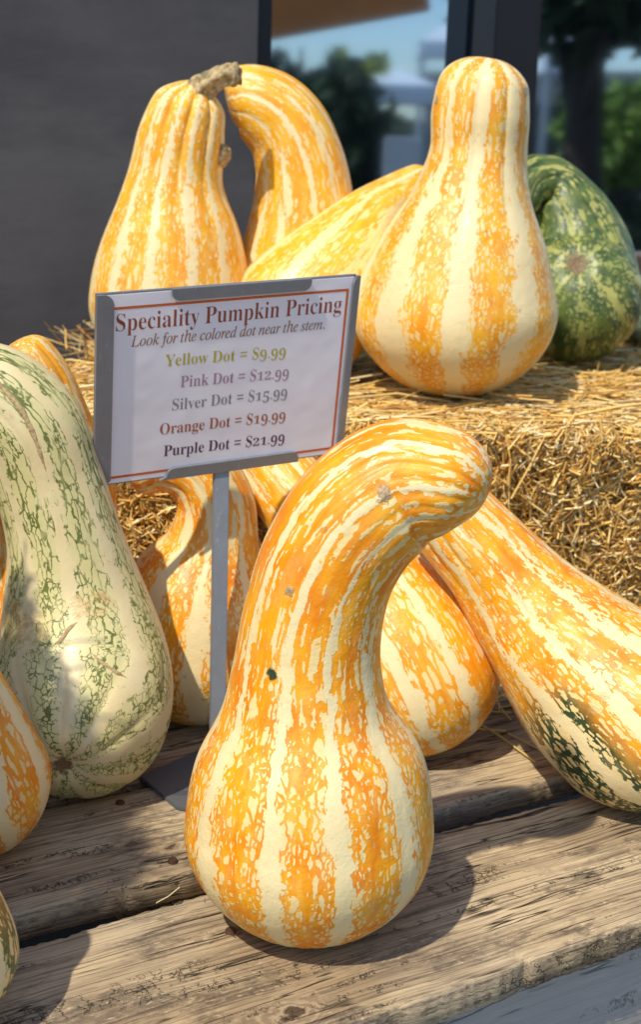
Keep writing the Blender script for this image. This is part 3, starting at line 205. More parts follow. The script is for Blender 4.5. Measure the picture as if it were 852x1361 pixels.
def plank_mesh(x0, x1, y0, y1, z0, z1, seed, wear=.004, nx=260):
    """a board along x: swept rounded profile with worn, wandering arrises"""
    rng = np.random.RandomState(seed)
    a = .003; prof = []
    ny = 14
    for k in range(ny+1): prof.append((y0+a+(y1-y0-2*a)*k/ny, z1))
    prof += [(y1-a*.3, z1-a*.3), (y1, z1-a), (y1, z0+a*.5), (y1-a*.5, z0), (y0+a*.5, z0), (y0, z0+a*.5), (y0, z1-a), (y0+a*.3, z1-a*.3)]
    prof = np.array(prof); n = len(prof)
    xs = np.linspace(x0, x1, nx)
    def wave(k, amp, f0, f1):
        w = np.zeros((nx, k))
        for _ in range(9):
            f = rng.uniform(f0, f1); w += amp*rng.normal(size=k)[None, :]*np.sin(xs[:, None]*f+rng.uniform(0, 6.28, k)[None, :])/3
        return w
    Y = np.repeat(prof[None, :, 0], nx, 0); Z = np.repeat(prof[None, :, 1], nx, 0)
    bow = wave(2, wear*.45, 2, 12); fine = wave(2, wear*.16, 90, 500)
    chip = np.zeros((nx, 2))
    for e in range(2):
        for _ in range(9):
            cx = rng.uniform(x0, x1); w_ = rng.uniform(.003, .012)
            chip[:, e] += rng.uniform(.2, 1)*wear*np.exp(-((xs-cx)/w_)**2)
    front = np.abs(prof[:, 0]-y0) < a*1.1; back = np.abs(prof[:, 0]-y1) < a*1.1
    Y[:, front] += (bow[:, :1]+fine[:, :1]+chip[:, :1]); Y[:, back] -= (bow[:, 1:]+fine[:, 1:]+chip[:, 1:])
    top = prof[:, 1] > z1-a*1.05
    tt = wave(n, .0011, 2, 30)
    for _ in range(4): tt = (np.roll(tt, 1, 1)+tt*2+np.roll(tt, -1, 1))/4
    Z[:, top] += tt[:, top]
    Z[:, front & top] -= np.abs(chip[:, :1])*.5
    V = np.stack([np.repeat(xs[:, None], n, 1), Y, Z], -1).reshape(-1, 3)
    F = [(i*n+k, i*n+(k+1) % n, (i+1)*n+(k+1) % n, (i+1)*n+k) for i in range(nx-1) for k in range(n)]
    F += [tuple(range(n))[::-1], tuple((nx-1)*n+k for k in range(n))]
    F = [f[::-1] for f in F]
    return V, F

# ------------------------------------------------------------ ground
g = NT('paving'); co = g.n('TexCoord', out=3)
gc = g.mix(g.noise(co, 3, 5), (.07, .068, .065), (.13, .125, .12))
gc = g.mix(g.mr(g.noise(co, 180, 2), .55, .7, 0, .5), gc, (.2, .19, .18))
g.fin(gc, .85, g.bump(g.noise(co, 120, 3), .4, .004), .3)
ground = mesh_obj('ground', [(-150, -150, 0), (150, -150, 0), (150, 150, 0), (-150, 150, 0)], [(0, 1, 2, 3)], g.mat)
tag(ground, 'dark asphalt paving around the display', 'ground', kind='structure')

# ------------------------------------------------------------ wall and shop window (local x along DV, y along NV)
g = NT('stucco'); co = g.n('TexCoord', out=3)
f1 = g.noise(co, 2.2, 5, .6); f2 = g.noise(g.v('MULTIPLY', co, (1.6, 1.6, 4)), 1.0, 5, .6)
cc = g.mix(g.mr(f1, .35, .65), (.072, .069, .070), (.105, .100, .100))
cc = g.mix(g.mr(f2, .48, .66, 0, .75), cc, (.052, .052, .056))
hh = g.m('ADD', g.noise(g.v('MULTIPLY', co, (2.5, 2.5, 7)), 1.0, 4, .5), g.m('MULTIPLY', g.noise(co, 60, 3), .10))
g.fin(cc, .8, g.bump(hh, .45, .009), .3); stucco = g.mat
W_N, G_N = 2.75, 2.86
wall = empty('stucco_wall', DV*0 + NV*W_N, YAW)
tag(wall, 'dark grey stucco wall left of the shop window', 'wall')
bm = bmesh.new(); add_box(bm, (-1.2, .15, 1.6), (5.42, .3, 3.2)); bm_obj('wall_face', bm, stucco, wall, bevel=.008)
black = plain('black_frame', (.012, .012, .014), .45, .4)
win = empty('shop_window', DV*1.51+NV*W_N, YAW)
tag(win, 'dark shop window with black frame reflecting trees and sky', 'window')
bm = bmesh.new(); add_box(bm, (.022, .07, 1.6), (.034, .10, 3.2)); bm_obj('frame', bm, black, win, bevel=.003)
bm = bmesh.new(); add_box(bm, (.69, .05, 1.6), (.135, .09, 3.2)); bm_obj('mullion', bm, black, win, bevel=.004)
bm = bmesh.new(); add_box(bm, (2.2, .06, 1.6), (.06, .10, 3.2)); bm_obj('mullion', bm, black, win, bevel=.004)
brown_metal = plain('sill_brown', (.11, .07, .05), .5)
bm = bmesh.new(); add_box(bm, (1.1, .06, 1.02), (2.15, .10, .07)); bm_obj('sill', bm, brown_metal, win, bevel=.004)
bm = bmesh.new(); add_box(bm, (1.1, .09, .49), (2.15, .06, .98)); bm_obj('bottom_panel', bm, black, win, bevel=.004)
bm = bmesh.new(); add_box(bm, (1.1, .06, 3.16), (2.15, .10, .08)); bm_obj('head_rail', bm, black, win, bevel=.004)
g = NT('window_glass'); co = g.n('TexCoord', out=3)
g.fin((.004, .005, .007), .05, None, .5)
gl = g.n('BsdfGlossy', {'Color': (.58, .78, 1.0, 1), 'Roughness': .045})
ms = g.t.nodes.new('ShaderNodeMixShader'); ms.inputs[0].default_value = .58
g.t.links.new(g.bsdf.outputs[0], ms.inputs[1]); g.t.links.new(gl, ms.inputs[2]); g.t.links.new(ms.outputs[0], g.out.inputs[0])
for x0, x1 in ((.030, .64), (.74, 2.18)):
    bm = bmesh.new(); add_box(bm, ((x0+x1)/2, G_N-W_N, 2.09), (x1-x0, .012, 2.06)); bm_obj('glass_pane', bm, g.mat, win)

# ------------------------------------------------------------ what stands across the way (seen mirrored in the glass)
leafm = {}
def leaf_mat(name, a, b):
    g = NT(name); at = g.n('Attribute', {}, out=2, attribute_name='tone')
    return g.fin(g.mix(at, a, b), .6, None, .3)
bark = plain('bark', (.07, .05, .038), .9, .2, var=.4, scale=12, bump=.02)
def make_tree(name, label, loc, height, crown_r, crown_z, trunk_r, lm, n=2600, leaf=.11, seed=1, cat='tree', squash=.8, group=None):
    rng = np.random.RandomState(seed)
    root = empty(name, loc); tag(root, label, cat, group)
    bm = bmesh.new()
    pts = [Vector((0, 0, 0)), Vector((.03, .02, height*.3)), Vector((-.04, .03, height*.6)), Vector((.02, 0, height*.9))]
    add_tube(bm, pts, [trunk_r, trunk_r*.8, trunk_r*.5, trunk_r*.15], 10)
    cl = []
    for k in range(9):
        an = k*2.4; z0 = height*(.35+.05*k)
        e = Vector((math.cos(an)*crown_r*.75, math.sin(an)*crown_r*.75, crown_z+rng.uniform(-.5, .5)*crown_r*squash))
        add_tube(bm, [Vector((0, 0, min(z0, height*.8))), (Vector((0, 0, z0))+e)/2+Vector((0, 0, .1)), e], [trunk_r*.4, trunk_r*.2, trunk_r*.06], 6)
        cl.append((e, crown_r*rng.uniform(.4, .62)))
    for k in range(12):
        v = rng.normal(size=3); v /= np.linalg.norm(v)
        cl.append((Vector((v[0]*crown_r*.6, v[1]*crown_r*.6, crown_z+v[2]*crown_r*squash*.8)), crown_r*rng.uniform(.3, .5)))
    bm_obj('trunk', bm, bark, root, smooth=True)
    V = []; F = []; T = []
    for i in range(n):
        c, r = cl[rng.randint(len(cl))]
        d = rng.normal(size=3); d /= np.linalg.norm(d); p = np.array(c)+d*r*rng.uniform(.55, 1.05)
        a = rng.normal(size=3); a /= np.linalg.norm(a); b = np.cross(a, rng.normal(size=3)); b /= np.linalg.norm(b)
        s = leaf*rng.uniform(.6, 1.3); k = len(V)
        V += [p-a*s, p+b*s*.45, p+a*s, p-b*s*.45]; F.append((k, k+1, k+2, k+3)); T += [rng.uniform()]*4
    o = mesh_obj('crown', V, F, lm, root)
    at = o.data.attributes.new('tone', 'FLOAT', 'POINT'); at.data.foreach_set('value', T)
    return root
dark_leaf = leaf_mat('dark_leaves', (.018, .035, .014), (.05, .08, .025))
lime_leaf = leaf_mat('lime_leaves', (.26, .30, .03), (.45, .46, .08))
green_leaf = leaf_mat('green_leaves', (.13, .22, .03), (.28, .38, .07))
make_tree('tree', 'dark green tree mirrored in the left pane of the shop window', (5.25, .47, 0), 2.1, .60, 1.36, .07, dark_leaf, 5200, .07, 3)
make_tree('tree', 'small yellow green tree mirrored beside the dark tree in the window', (6.44, .315, 0), 2.1, .2, 1.80, .04, lime_leaf, 900, .06, 5)
make_tree('tree', 'thick trunked dark tree mirrored right of the black mullion', (4.05, 2.68, 0), 3.2, .52, 2.25, .15, dark_leaf, 2600, .09, 7)
make_tree('bush', 'bright green bush mirrored at the right edge of the window', (5.17, 2.57, 0), 1.8, .30, 1.42, .05, green_leaf, 1800, .06, 9, cat='bush')
# a clipped hedge row closes the view behind them
rng = np.random.RandomState(21)
n = 9000
hp = np.c_[rng.uniform(-4.5, 4.5, n), rng.uniform(-.45, .45, n), rng.uniform(.02, 1.70, n)]
hp[:, 2] *= 1+.12*np.sin(hp[:, 0]*2.3)+.06*np.sin(hp[:, 0]*7)
V = []; F = []; Tn = []
for p in hp:
    a = rng.normal(size=3); a /= np.linalg.norm(a); b = np.cross(a, rng.normal(size=3)); b /= np.linalg.norm(b); k = len(V)
    V += [p-a*.10, p+b*.05, p+a*.10, p-b*.05]; F.append((k, k+1, k+2, k+3)); Tn += [rng.uniform()]*4
o = mesh_obj('hedge', V, F, dark_leaf, loc=(11.2, 2.1, 0)); o.rotation_euler = (0, 0, R(78)); tag(o, 'long dark hedge mirrored low behind the trees and tents', 'hedge'); at = o.data.attributes.new('tone', 'FLOAT', 'POINT'); at.data.foreach_set('value', Tn)
canvas = plain('tent_canvas', (.90, .91, .92), .8, .2, var=.05)
steel = plain('tent_steel', (.5, .5, .52), .4, .5, metal=.6)
def tent(label, c, w, zt, h, rz):
    root = empty('market_tent', (c[0], c[1], 0), rz); tag(root, label, 'tent', 'market tents across the way')
    bm = bmesh.new(); s = w/2
    q = [bm.verts.new((x*s, y*s, zt-h)) for x, y in ((-1, -1), (1, -1), (1, 1), (-1, 1))]; ap = bm.verts.new((0, 0, zt))
    q2 = [bm.verts.new((x*s, y*s, zt-h-.12)) for x, y in ((-1, -1), (1, -1), (1, 1), (-1, 1))]
    for k in range(4):
        bm.faces.new((q[k], q[(k+1) % 4], ap)); bm.faces.new((q2[k], q2[(k+1) % 4], q[(k+1) % 4], q[k]))
    o = bm_obj('canopy', bm, canvas, root)
    md = o.modifiers.new('thickness', 'SOLIDIFY'); md.thickness = .01
    for x, y in ((-1, -1), (1, -1), (1, 1), (-1, 1)):
        bm = bmesh.new(); add_tube(bm, [(x*(s-.04), y*(s-.04), 0), (x*(s-.04), y*(s-.04), zt-h)], .018, 8); bm_obj('leg', bm, steel, root)
tent('wide white market tent mirrored in the upper left pane', (8.70, 0, 0), .42, 2.32, .15, 1.1)
tent('white market tent mirrored lower in the left pane', (6.50, .57, 0), .58, 1.84, .12, 1.1)
tent('narrow pointed white tent mirrored right of the black mullion', (8.1, 1.23, 0), .26, 2.40, .38, 1.1)
chair = empty('garden_chair', (3.63, 1.925, 0), 1.1); tag(chair, 'white high backed chair mirrored at the bottom of the window', 'chair')
wht = plain('white_paint', (.72, .72, .70), .5)
bm = bmesh.new(); add_box(bm, (0, .0, 1.05), (.20, .03, .62)); bm_obj('backrest', bm, wht, chair, bevel=.01)
bm = bmesh.new(); add_box(bm, (0, -.2, .62), (.34, .36, .03)); bm_obj('seat', bm, wht, chair, bevel=.01)
for x, y in ((-.14, 0), (.14, 0), (-.14, -.34), (.14, -.34)):
    bm = bmesh.new(); add_box(bm, (x, y, .303), (.03, .03, .604)); bm_obj('leg', bm, wht, chair)
orange_wood = plain('stained_timber', (.80, .26, .06), .55, .3, var=.25, scale=9)
perg = empty('pergola', (2.53, 1.77, 0), math.atan2(.69, .40)); tag(perg, 'stained orange timber pergola mirrored at the top of the window', 'pergola')
bm = bmesh.new(); add_box(bm, (-.05, 0, 1.81), (2.2, .06, .24)); o = bm_obj('beam', bm, orange_wood, perg, bevel=.006); o.rotation_euler = (0, -.21, 0); o.location = (0, 0, .0)
for x in (-1.2, 1.9):
    bm = bmesh.new(); add_box(bm, (x, .0, .95), (.10, .10, 1.9)); bm_obj('post', bm, orange_wood, perg, bevel=.006)
bld = empty('low_building', (16.5, -.5, 0), .2); tag(bld, 'pale low building far across the way', 'building')
pale = plain('pale_render', (.5, .47, .42), .8)
bm = bmesh.new(); add_box(bm, (0, 0, 1.1), (2, 5, 2.2)); bm_obj('wall', bm, pale, bld)
bm = bmesh.new(); add_box(bm, (0, 0, 2.26), (2.3, 5.3, .12)); bm_obj('roof', bm, plain('roof_grey', (.12, .12, .13), .8), bld)

# ------------------------------------------------------------ the wooden display
table = empty('display_table', (0, 0, 0), YAW)
tag(table, 'weathered plank display table holding squashes and hay bales', 'table')
T = TABLE_Z
KN = [((.545, .905, .030), (1.02, .98, .016)), ((.575, 1.215, .018), (.30, 1.30, .014)), ((.92, 1.50, .02),)]
rows = [(.869, 1.110), (1.160, 1.352), (1.374, 1.572), (1.596, 1.79), (1.81, 2.0), (2.02, 2.21), (2.235, 2.43), (2.45, 2.64)]
for i, (a, b) in enumerate(rows):
    V, F = plank_mesh(-.5, 1.95, a, b, T-.030, T, 40+i, wear=.0065 if i == 0 else .004, nx=420 if i < 2 else 160)
    o = mesh_obj('plank', V, F, wood_mat('weathered_plank', KN[i] if i < len(KN) else (), seed=i+1), table, smooth=True)
    if hasattr(o.data, 'set_sharp_from_angle'): o.data.set_sharp_from_angle(angle=R(50))
nailm = plain('rusty_nail', (.10, .05, .03), .7, .4, metal=.4)
for (x, y) in ((.57, 1.185), (.575, 1.33), (.56, 1.04), (1.25, 1.19), (1.25, 1.33)):
    bm = bmesh.new(); bmesh.ops.create_cone(bm, cap_ends=True, segments=14, radius1=.0055, radius2=.0045, depth=.003, matrix=Matrix.Translation((x, y, T+.0012)))
    bm_obj('nail', bm, nailm, table)
greyw = wood_mat('grey_painted_board', grey=.82, seed=31)
joistw = wood_mat('joist_wood', seed=33)  # same wood colours as the planks, for joists, legs and shelf
for z0, z1 in ((T-.20, T-.038), (T-.385, T-.215), (T-.56, T-.40)):
    V, F = plank_mesh(-.5, 1.95, .900, .922, z0, z1, 70+int(z0*100), nx=160, wear=.002)
    mesh_obj('front_board', V, F, greyw, table, smooth=True).data.set_sharp_from_angle(angle=R(50))
for x in (-.4, .58, 1.25, 1.88):
    bm = bmesh.new(); add_box(bm, (x, 1.775, T-.078), (.045, 1.73, .09)); bm_obj('joist', bm, joistw, table, bevel=.003)
for x in (-.44, 1.9):
    for y in (.95, 2.58):
        bm = bmesh.new(); add_box(bm, (x, y, .236), (.08, .08, .472)); bm_obj('leg', bm, joistw, table, bevel=.004)
V, F = plank_mesh(-.5, 1.95, 1.10, 1.20, T-.17, T-.14, 91, nx=80)
mesh_obj('lower_shelf', V, F, joistw, table)

# ------------------------------------------------------------ straw and bales
g = NT('straw'); colr = g.n('Attribute', {}, out=0, attribute_name='straw_col')
g.fin(colr, .55, None, .35); straw_m = g.mat
g = NT('bale_core'); co = g.n('TexCoord', out=3)
g.fin(g.mix(g.mr(g.noise(g.v('MULTIPLY', co, (120, 120, 60)), 1.0, 4), .35, .65), (.05, .028, .01), (.30, .18, .06)), .9, g.bump(g.noise(co, 150, 3), 1, .01), .1); core_m = g.mat  # core coloured dark to paint the shade in gaps between stalks
def straw_arrays(c, u, l, w, rng):
    """three ringed, three sided stalks: c centres, u unit directions, l lengths, w widths"""
    n = len(c)
    h = rng.normal(size=(n, 3)); a = np.cross(u, h); a /= np.linalg.norm(a, axis=1)[:, None]; b = np.cross(u, a)
    bend = rng.normal(size=(n, 1))*.08*l[:, None]
    V = np.zeros((n, 9, 3))
    flat = rng.uniform(.35, 1.0, n)[:, None]
    for k, t in enumerate((-.5, 0, .5)):
        cen = c+u*(l*t)[:, None]+a*bend*(.5-2*t*t)
        for j, (x, y) in enumerate(((1, -.4), (-1, -.4), (0, .8))):
            V[:, k*3+j] = cen+a*(x*w[:, None]*.5)+b*(y*w[:, None]*.5*flat)
    base = (np.arange(n)*9)[:, None, None]
    f = []
    for k in range(2):
        for j in range(3):
            f.append([k*3+j, k*3+(j+1) % 3, (k+1)*3+(j+1) % 3, (k+1)*3+j])
    F = (base+np.array(f)[None]).reshape(-1, 4)
    return V.reshape(-1, 3), F
PAL = np.array([(.84, .53, .14), (.90, .65, .24), (.94, .78, .44), (.64, .35, .08), (.38, .19, .05), (.80, .53, .16)])
def straw_obj(name, V, F, cols, parent=None, loc=None):
    me = bpy.data.meshes.new(name)
    me.vertices.add(len(V)); me.vertices.foreach_set('co', V.astype(np.float32).ravel())
    me.loops.add(F.size); me.loops.foreach_set('vertex_index', F.astype(np.int32).ravel())
    me.polygons.add(len(F)); me.polygons.foreach_set('loop_start', np.arange(0, F.size, 4, dtype=np.int32)); me.polygons.foreach_set('loop_total', np.full(len(F), 4, dtype=np.int32))
    me.update(calc_edges=True); me.validate()
    at = me.attributes.new('straw_col', 'FLOAT_COLOR', 'POINT')
    at.data.foreach_set('color', np.repeat(np.c_[cols, np.ones(len(cols))], 9, 0).astype(np.float32).ravel())
    me.materials.append(straw_m)
    o = bpy.data.objects.new(name, me); COL.objects.link(o)
    if parent: o.parent = parent
    if loc is not None: o.location = loc
    return o
def straw_cols(n, rng, dark=0.0):
    p = np.array([.28, .24, .16, .16, .08, .08]); p[3:5] += dark/2; p /= p.sum()
    return PAL[rng.choice(6, n, p=p)]*rng.uniform(.75, 1.18, (n, 1))
def make_bale(label, loc, rz, L, Dp, H, nf, ntop, nside, seed):
    rng = np.random.RandomState(seed)
    root = empty('hay_bale', loc, rz); tag(root, label, 'hay bale', 'hay bales under the upper squashes')
    bm = bmesh.new(); add_box(bm, (0, 0, H/2-.006), (L-.03, Dp-.03, H-.024)); bm_obj('packed_hay', bm, core_m, root, bevel=.03)
    Vs, Fs, Cs = [], [], []; off = 0
    def emit(c, u, l, w, dark=0.0):
        nonlocal off
        u = u/np.linalg.norm(u, axis=1)[:, None]
        V, F = straw_arrays(c, u, l, w, rng); Vs.append(V); Fs.append(F+off); off += len(V); Cs.append(straw_cols(len(c), rng, dark))
    rad = .035
    def shell(n, face):
        """points and normals on the rounded box"""
        if face == 'front': x = rng.uniform(-L/2, L/2, n); z = rng.uniform(0, H, n); p = np.c_[x, np.full(n, -Dp/2), z]; nn = np.tile((0, -1., 0), (n, 1))
        elif face == 'top': x = rng.uniform(-L/2, L/2, n); y = rng.uniform(-Dp/2, Dp/2, n); p = np.c_[x, y, np.full(n, H)]; nn = np.tile((0, 0, 1.), (n, 1))
        else:
            s = -1 if face == 'left' else 1
            y = rng.uniform(-Dp/2, Dp/2, n); z = rng.uniform(0, H, n); p = np.c_[np.full(n, s*L/2), y, z]; nn = np.tile((float(s), 0, 0), (n, 1))
        q = p.copy(); inner = np.clip(p, [-L/2+rad, -Dp/2+rad, -1], [L/2-rad, Dp/2-rad, H-rad])
        dd = p-inner; ln = np.linalg.norm(dd, axis=1)[:, None]; nrm = np.where(ln > 1e-9, dd/np.maximum(ln, 1e-9), nn)
        q = inner+nrm*rad
        # uneven, clumped surface
        bl = np.zeros(n)
        for _ in range(10):
            k = rng.normal(size=3)*rng.uniform(8, 45); bl += np.sin(p@k+rng.uniform(0, 6.28))
        q += nrm*(bl*.0026)[:, None]
        return q, nrm
    # chopped cut side: short stubs, clumps that share a direction
    q, nrm = shell(nf, 'front')
    d = rng.normal(size=(nf, 3)); d[:, 2] *= 1.25
    clump = np.zeros((nf, 3))
    for k in range(3):
        w_ = rng.normal(size=3)*28; clump[:, k] = np.sin(q@w_+k)
    d = d*.8+clump*.8; out = np.abs(rng.normal(size=nf))*.55
    d -= nrm*np.sum(d*nrm, 1)[:, None]; d /= np.linalg.norm(d, axis=1)[:, None]; d += nrm*out[:, None]
    l = np.clip(rng.lognormal(-3.75, .45, nf), .008, .075); w = rng.uniform(.0015, .0046, nf)
    emit(q-nrm*rng.uniform(.0, .016, nf)[:, None], d, l, w, .1)
    q, nrm = shell(ntop, 'top')
    an = rng.normal(0, .75, ntop)+.25; d = np.c_[np.cos(an), np.sin(an), rng.normal(0, .14, ntop)]
    d -= nrm*np.sum(d*nrm, 1)[:, None]*.8
    l = np.clip(rng.lognormal(-3.2, .5, ntop), .012, .16); w = rng.uniform(.0015, .0042, ntop)
    emit(q-nrm*rng.uniform(-.001, .014, ntop)[:, None], d, l, w)
    for face in ('left', 'right'):
        q, nrm = shell(nside, face)
        d = rng.normal(size=(nside, 3)); d -= nrm*np.sum(d*nrm, 1)[:, None]*.6
        emit(q-nrm*rng.uniform(0, .014, nside)[:, None], d, np.clip(rng.lognormal(-3.4, .5, nside), .01, .1), rng.uniform(.0012, .0034, nside), .1)
    # long stray stalks
    ns = int(240*L*L)
    q, nrm = shell(ns, 'top'); an = rng.normal(.2, .7, ns); d = np.c_[np.cos(an), np.sin(an), rng.normal(.05, .12, ns)]
    emit(q+nrm*.004, d, rng.uniform(.08, .20, ns), rng.uniform(.002, .0042, ns))
    ns = int(200*L*L)
    q, nrm = shell(ns, 'front'); d = rng.normal(size=(ns, 3))*(.7, .3, 1); d -= nrm*np.sum(d*nrm, 1)[:, None]*.75; d += nrm*.12
    emit(q+nrm*.002, d, rng.uniform(.04, .10, ns), rng.uniform(.002, .004, ns))
    o = straw_obj('loose_stalks', np.vstack(Vs), np.vstack(Fs), np.vstack(Cs), root); o['kind'] = 'stuff'
    return root
BY = R(3)
make_bale('front golden hay bale under the large round bottomed squash', (.12, 2.075, TABLE_Z), BY, 1.08, .46, .355, 30000, 20000, 4000, 5)
make_bale('rear golden hay bale behind the front bale, against the wall', (.16, 2.55, TABLE_Z), BY, 1.12, .46, .352, 2500, 12000, 2500, 6)

make_bale('unseen upright hay bale added to shade the near left end of the planks', (-.69, 1.04, TABLE_Z), R(12), .52, .36, .64, 3000, 2500, 3000, 8)  # added out of view to throw shade over the left planks and squashes

# ------------------------------------------------------------ squashes
def spline(ctrl, m=40):
    """Catmull-Rom through rows of ctrl, dense and ordered."""
    c = np.asarray(ctrl, float)
    p = np.vstack([2*c[0]-c[1], c, 2*c[-1]-c[-2]])
    out = []
    for i in range(1, len(p)-2):
        a, b, d, e = p[i-1], p[i], p[i+1], p[i+2]
        t = np.linspace(0, 1, m, endpoint=False)[:, None]
        ka = max(np.linalg.norm((b-a)[:3]), 1e-6); kb = max(np.linalg.norm((d-b)[:3]), 1e-6); kc = max(np.linalg.norm((e-d)[:3]), 1e-6)
        m1 = kb*((b-a)/ka*kb + (d-b)/kb*ka)/(ka+kb); m2 = kb*((d-b)/kb*kc + (e-d)/kc*kb)/(kb+kc)
        h = t*t
        out.append((2*h*t-3*h+1)*b + (h*t-2*h+t)*m1 + (-2*h*t+3*h)*d + (h*t-h)*m2)
    out.append(c[-1][None])
    return np.vstack(out)

def squash_surface(q, ns=170, nt=160):
    """A gourd swept along q['axis'] (rows x, y, z, radius; blossom end first).
    Returns grid points, rest coordinates (R cos, R sin, arc length) and arc length."""
    rng = np.random.RandomState(q.get('seed', 1))
    d = spline(q['axis'])
    P, R = d[:, :3], d[:, 3]
    S = np.concatenate([[0], np.cumsum(np.linalg.norm(np.diff(P, axis=0), axis=1))])
    L = S[-1]; c0, c1 = q['cap0'], q['cap1']
    u = np.linspace(0, 1, ns)
    lin = np.concatenate([c0*(1-np.cos(np.linspace(0, np.pi/2, 40))), np.linspace(c0, L-c1, ns-70)[1:-1], L-c1+c1*np.sin(np.linspace(0, np.pi/2, 32))])
    s = np.clip(lin, 0, L)
    C = np.stack([np.interp(s, S, P[:, k]) for k in range(3)], 1)
    r = np.interp(s, S, R)
    e0, e1 = q.get('pow0', 2.0), q.get('pow1', 2.6)
    f0 = np.clip(1-s/c0, 0, 1); f1 = np.clip(1-(L-s)/c1, 0, 1)
    cap = np.power(np.clip(1-f0**e0, 0, 1), 1/e0)*np.power(np.clip(1-f1**e1, 0, 1), 1/e1)
    r0 = r*cap
    T = np.gradient(P, axis=0); T /= np.linalg.norm(T, axis=1)[:, None]
    Ts = np.stack([np.interp(s, S, T[:, k]) for k in range(3)], 1)
    # smooth tangents so that tight bends do not kink
    for _ in range(26):
        Ts[1:-1] = (Ts[:-2]+2*Ts[1:-1]+Ts[2:])/4
    Ts /= np.linalg.norm(Ts, axis=1)[:, None]
    N = np.zeros_like(Ts); ref = np.asarray(q['ref'], float)
    mid = len(s)//3
    n = ref-Ts[mid]*(ref@Ts[mid]); n /= np.linalg.norm(n)
    N[mid] = n
    for rngi in (range(mid+1, len(s)), range(mid-1, -1, -1)):
        n = N[mid]
        for i in rngi:
            n = n-Ts[i]*(n@Ts[i]); n /= np.linalg.norm(n); N[i] = n
    Bn = np.cross(Ts, N)
    th = np.linspace(-np.pi, np.pi, nt, endpoint=False)
    fr = s/L
    nr = q.get('ribs', 10); ph = rng.uniform(0, 6.28)
    lobe = 1-np.abs(np.cos(nr*th/2+ph))**0.7              # 0 on the lobe's crest, 1 in the groove
    amp = np.interp(fr, [0, .1, .35, .7, 1], q.get('ribamp', [.03, .012, .006, .03, .09]))
    rr = r0[:, None]*(1-amp[:, None]*np.maximum(lobe, 0)[None, :]**1.6)
    lump = np.zeros((len(s), nt))
    for k in range(14):
        kt = rng.randint(1, 7); ks = rng.uniform(6, 60)
        lump += rng.normal()/(1+kt*.4+ks*.03)*np.sin(kt*th[None, :]+rng.uniform(0, 6.28)+ks*s[:, None])
    rr = rr*(1+q.get('lump', .008)*lump)
    pos = C[:, None, :]+rr[..., None]*(np.cos(th)[None, :, None]*N[:, None, :]+np.sin(th)[None, :, None]*Bn[:, None, :])
    dim = q.get('dimple', .012)
    Rm = R.max()
    pos += Ts[:, None, :]*(dim*np.exp(-(r0/(Rm*.22))**2)*(s < c0))[:, None, None]
    rest = np.stack([r0[:, None]*np.cos(th)[None, :]+1e-6, r0[:, None]*np.sin(th)[None, :], np.repeat(s[:, None], nt, 1)], -1)
    return pos, rest, s


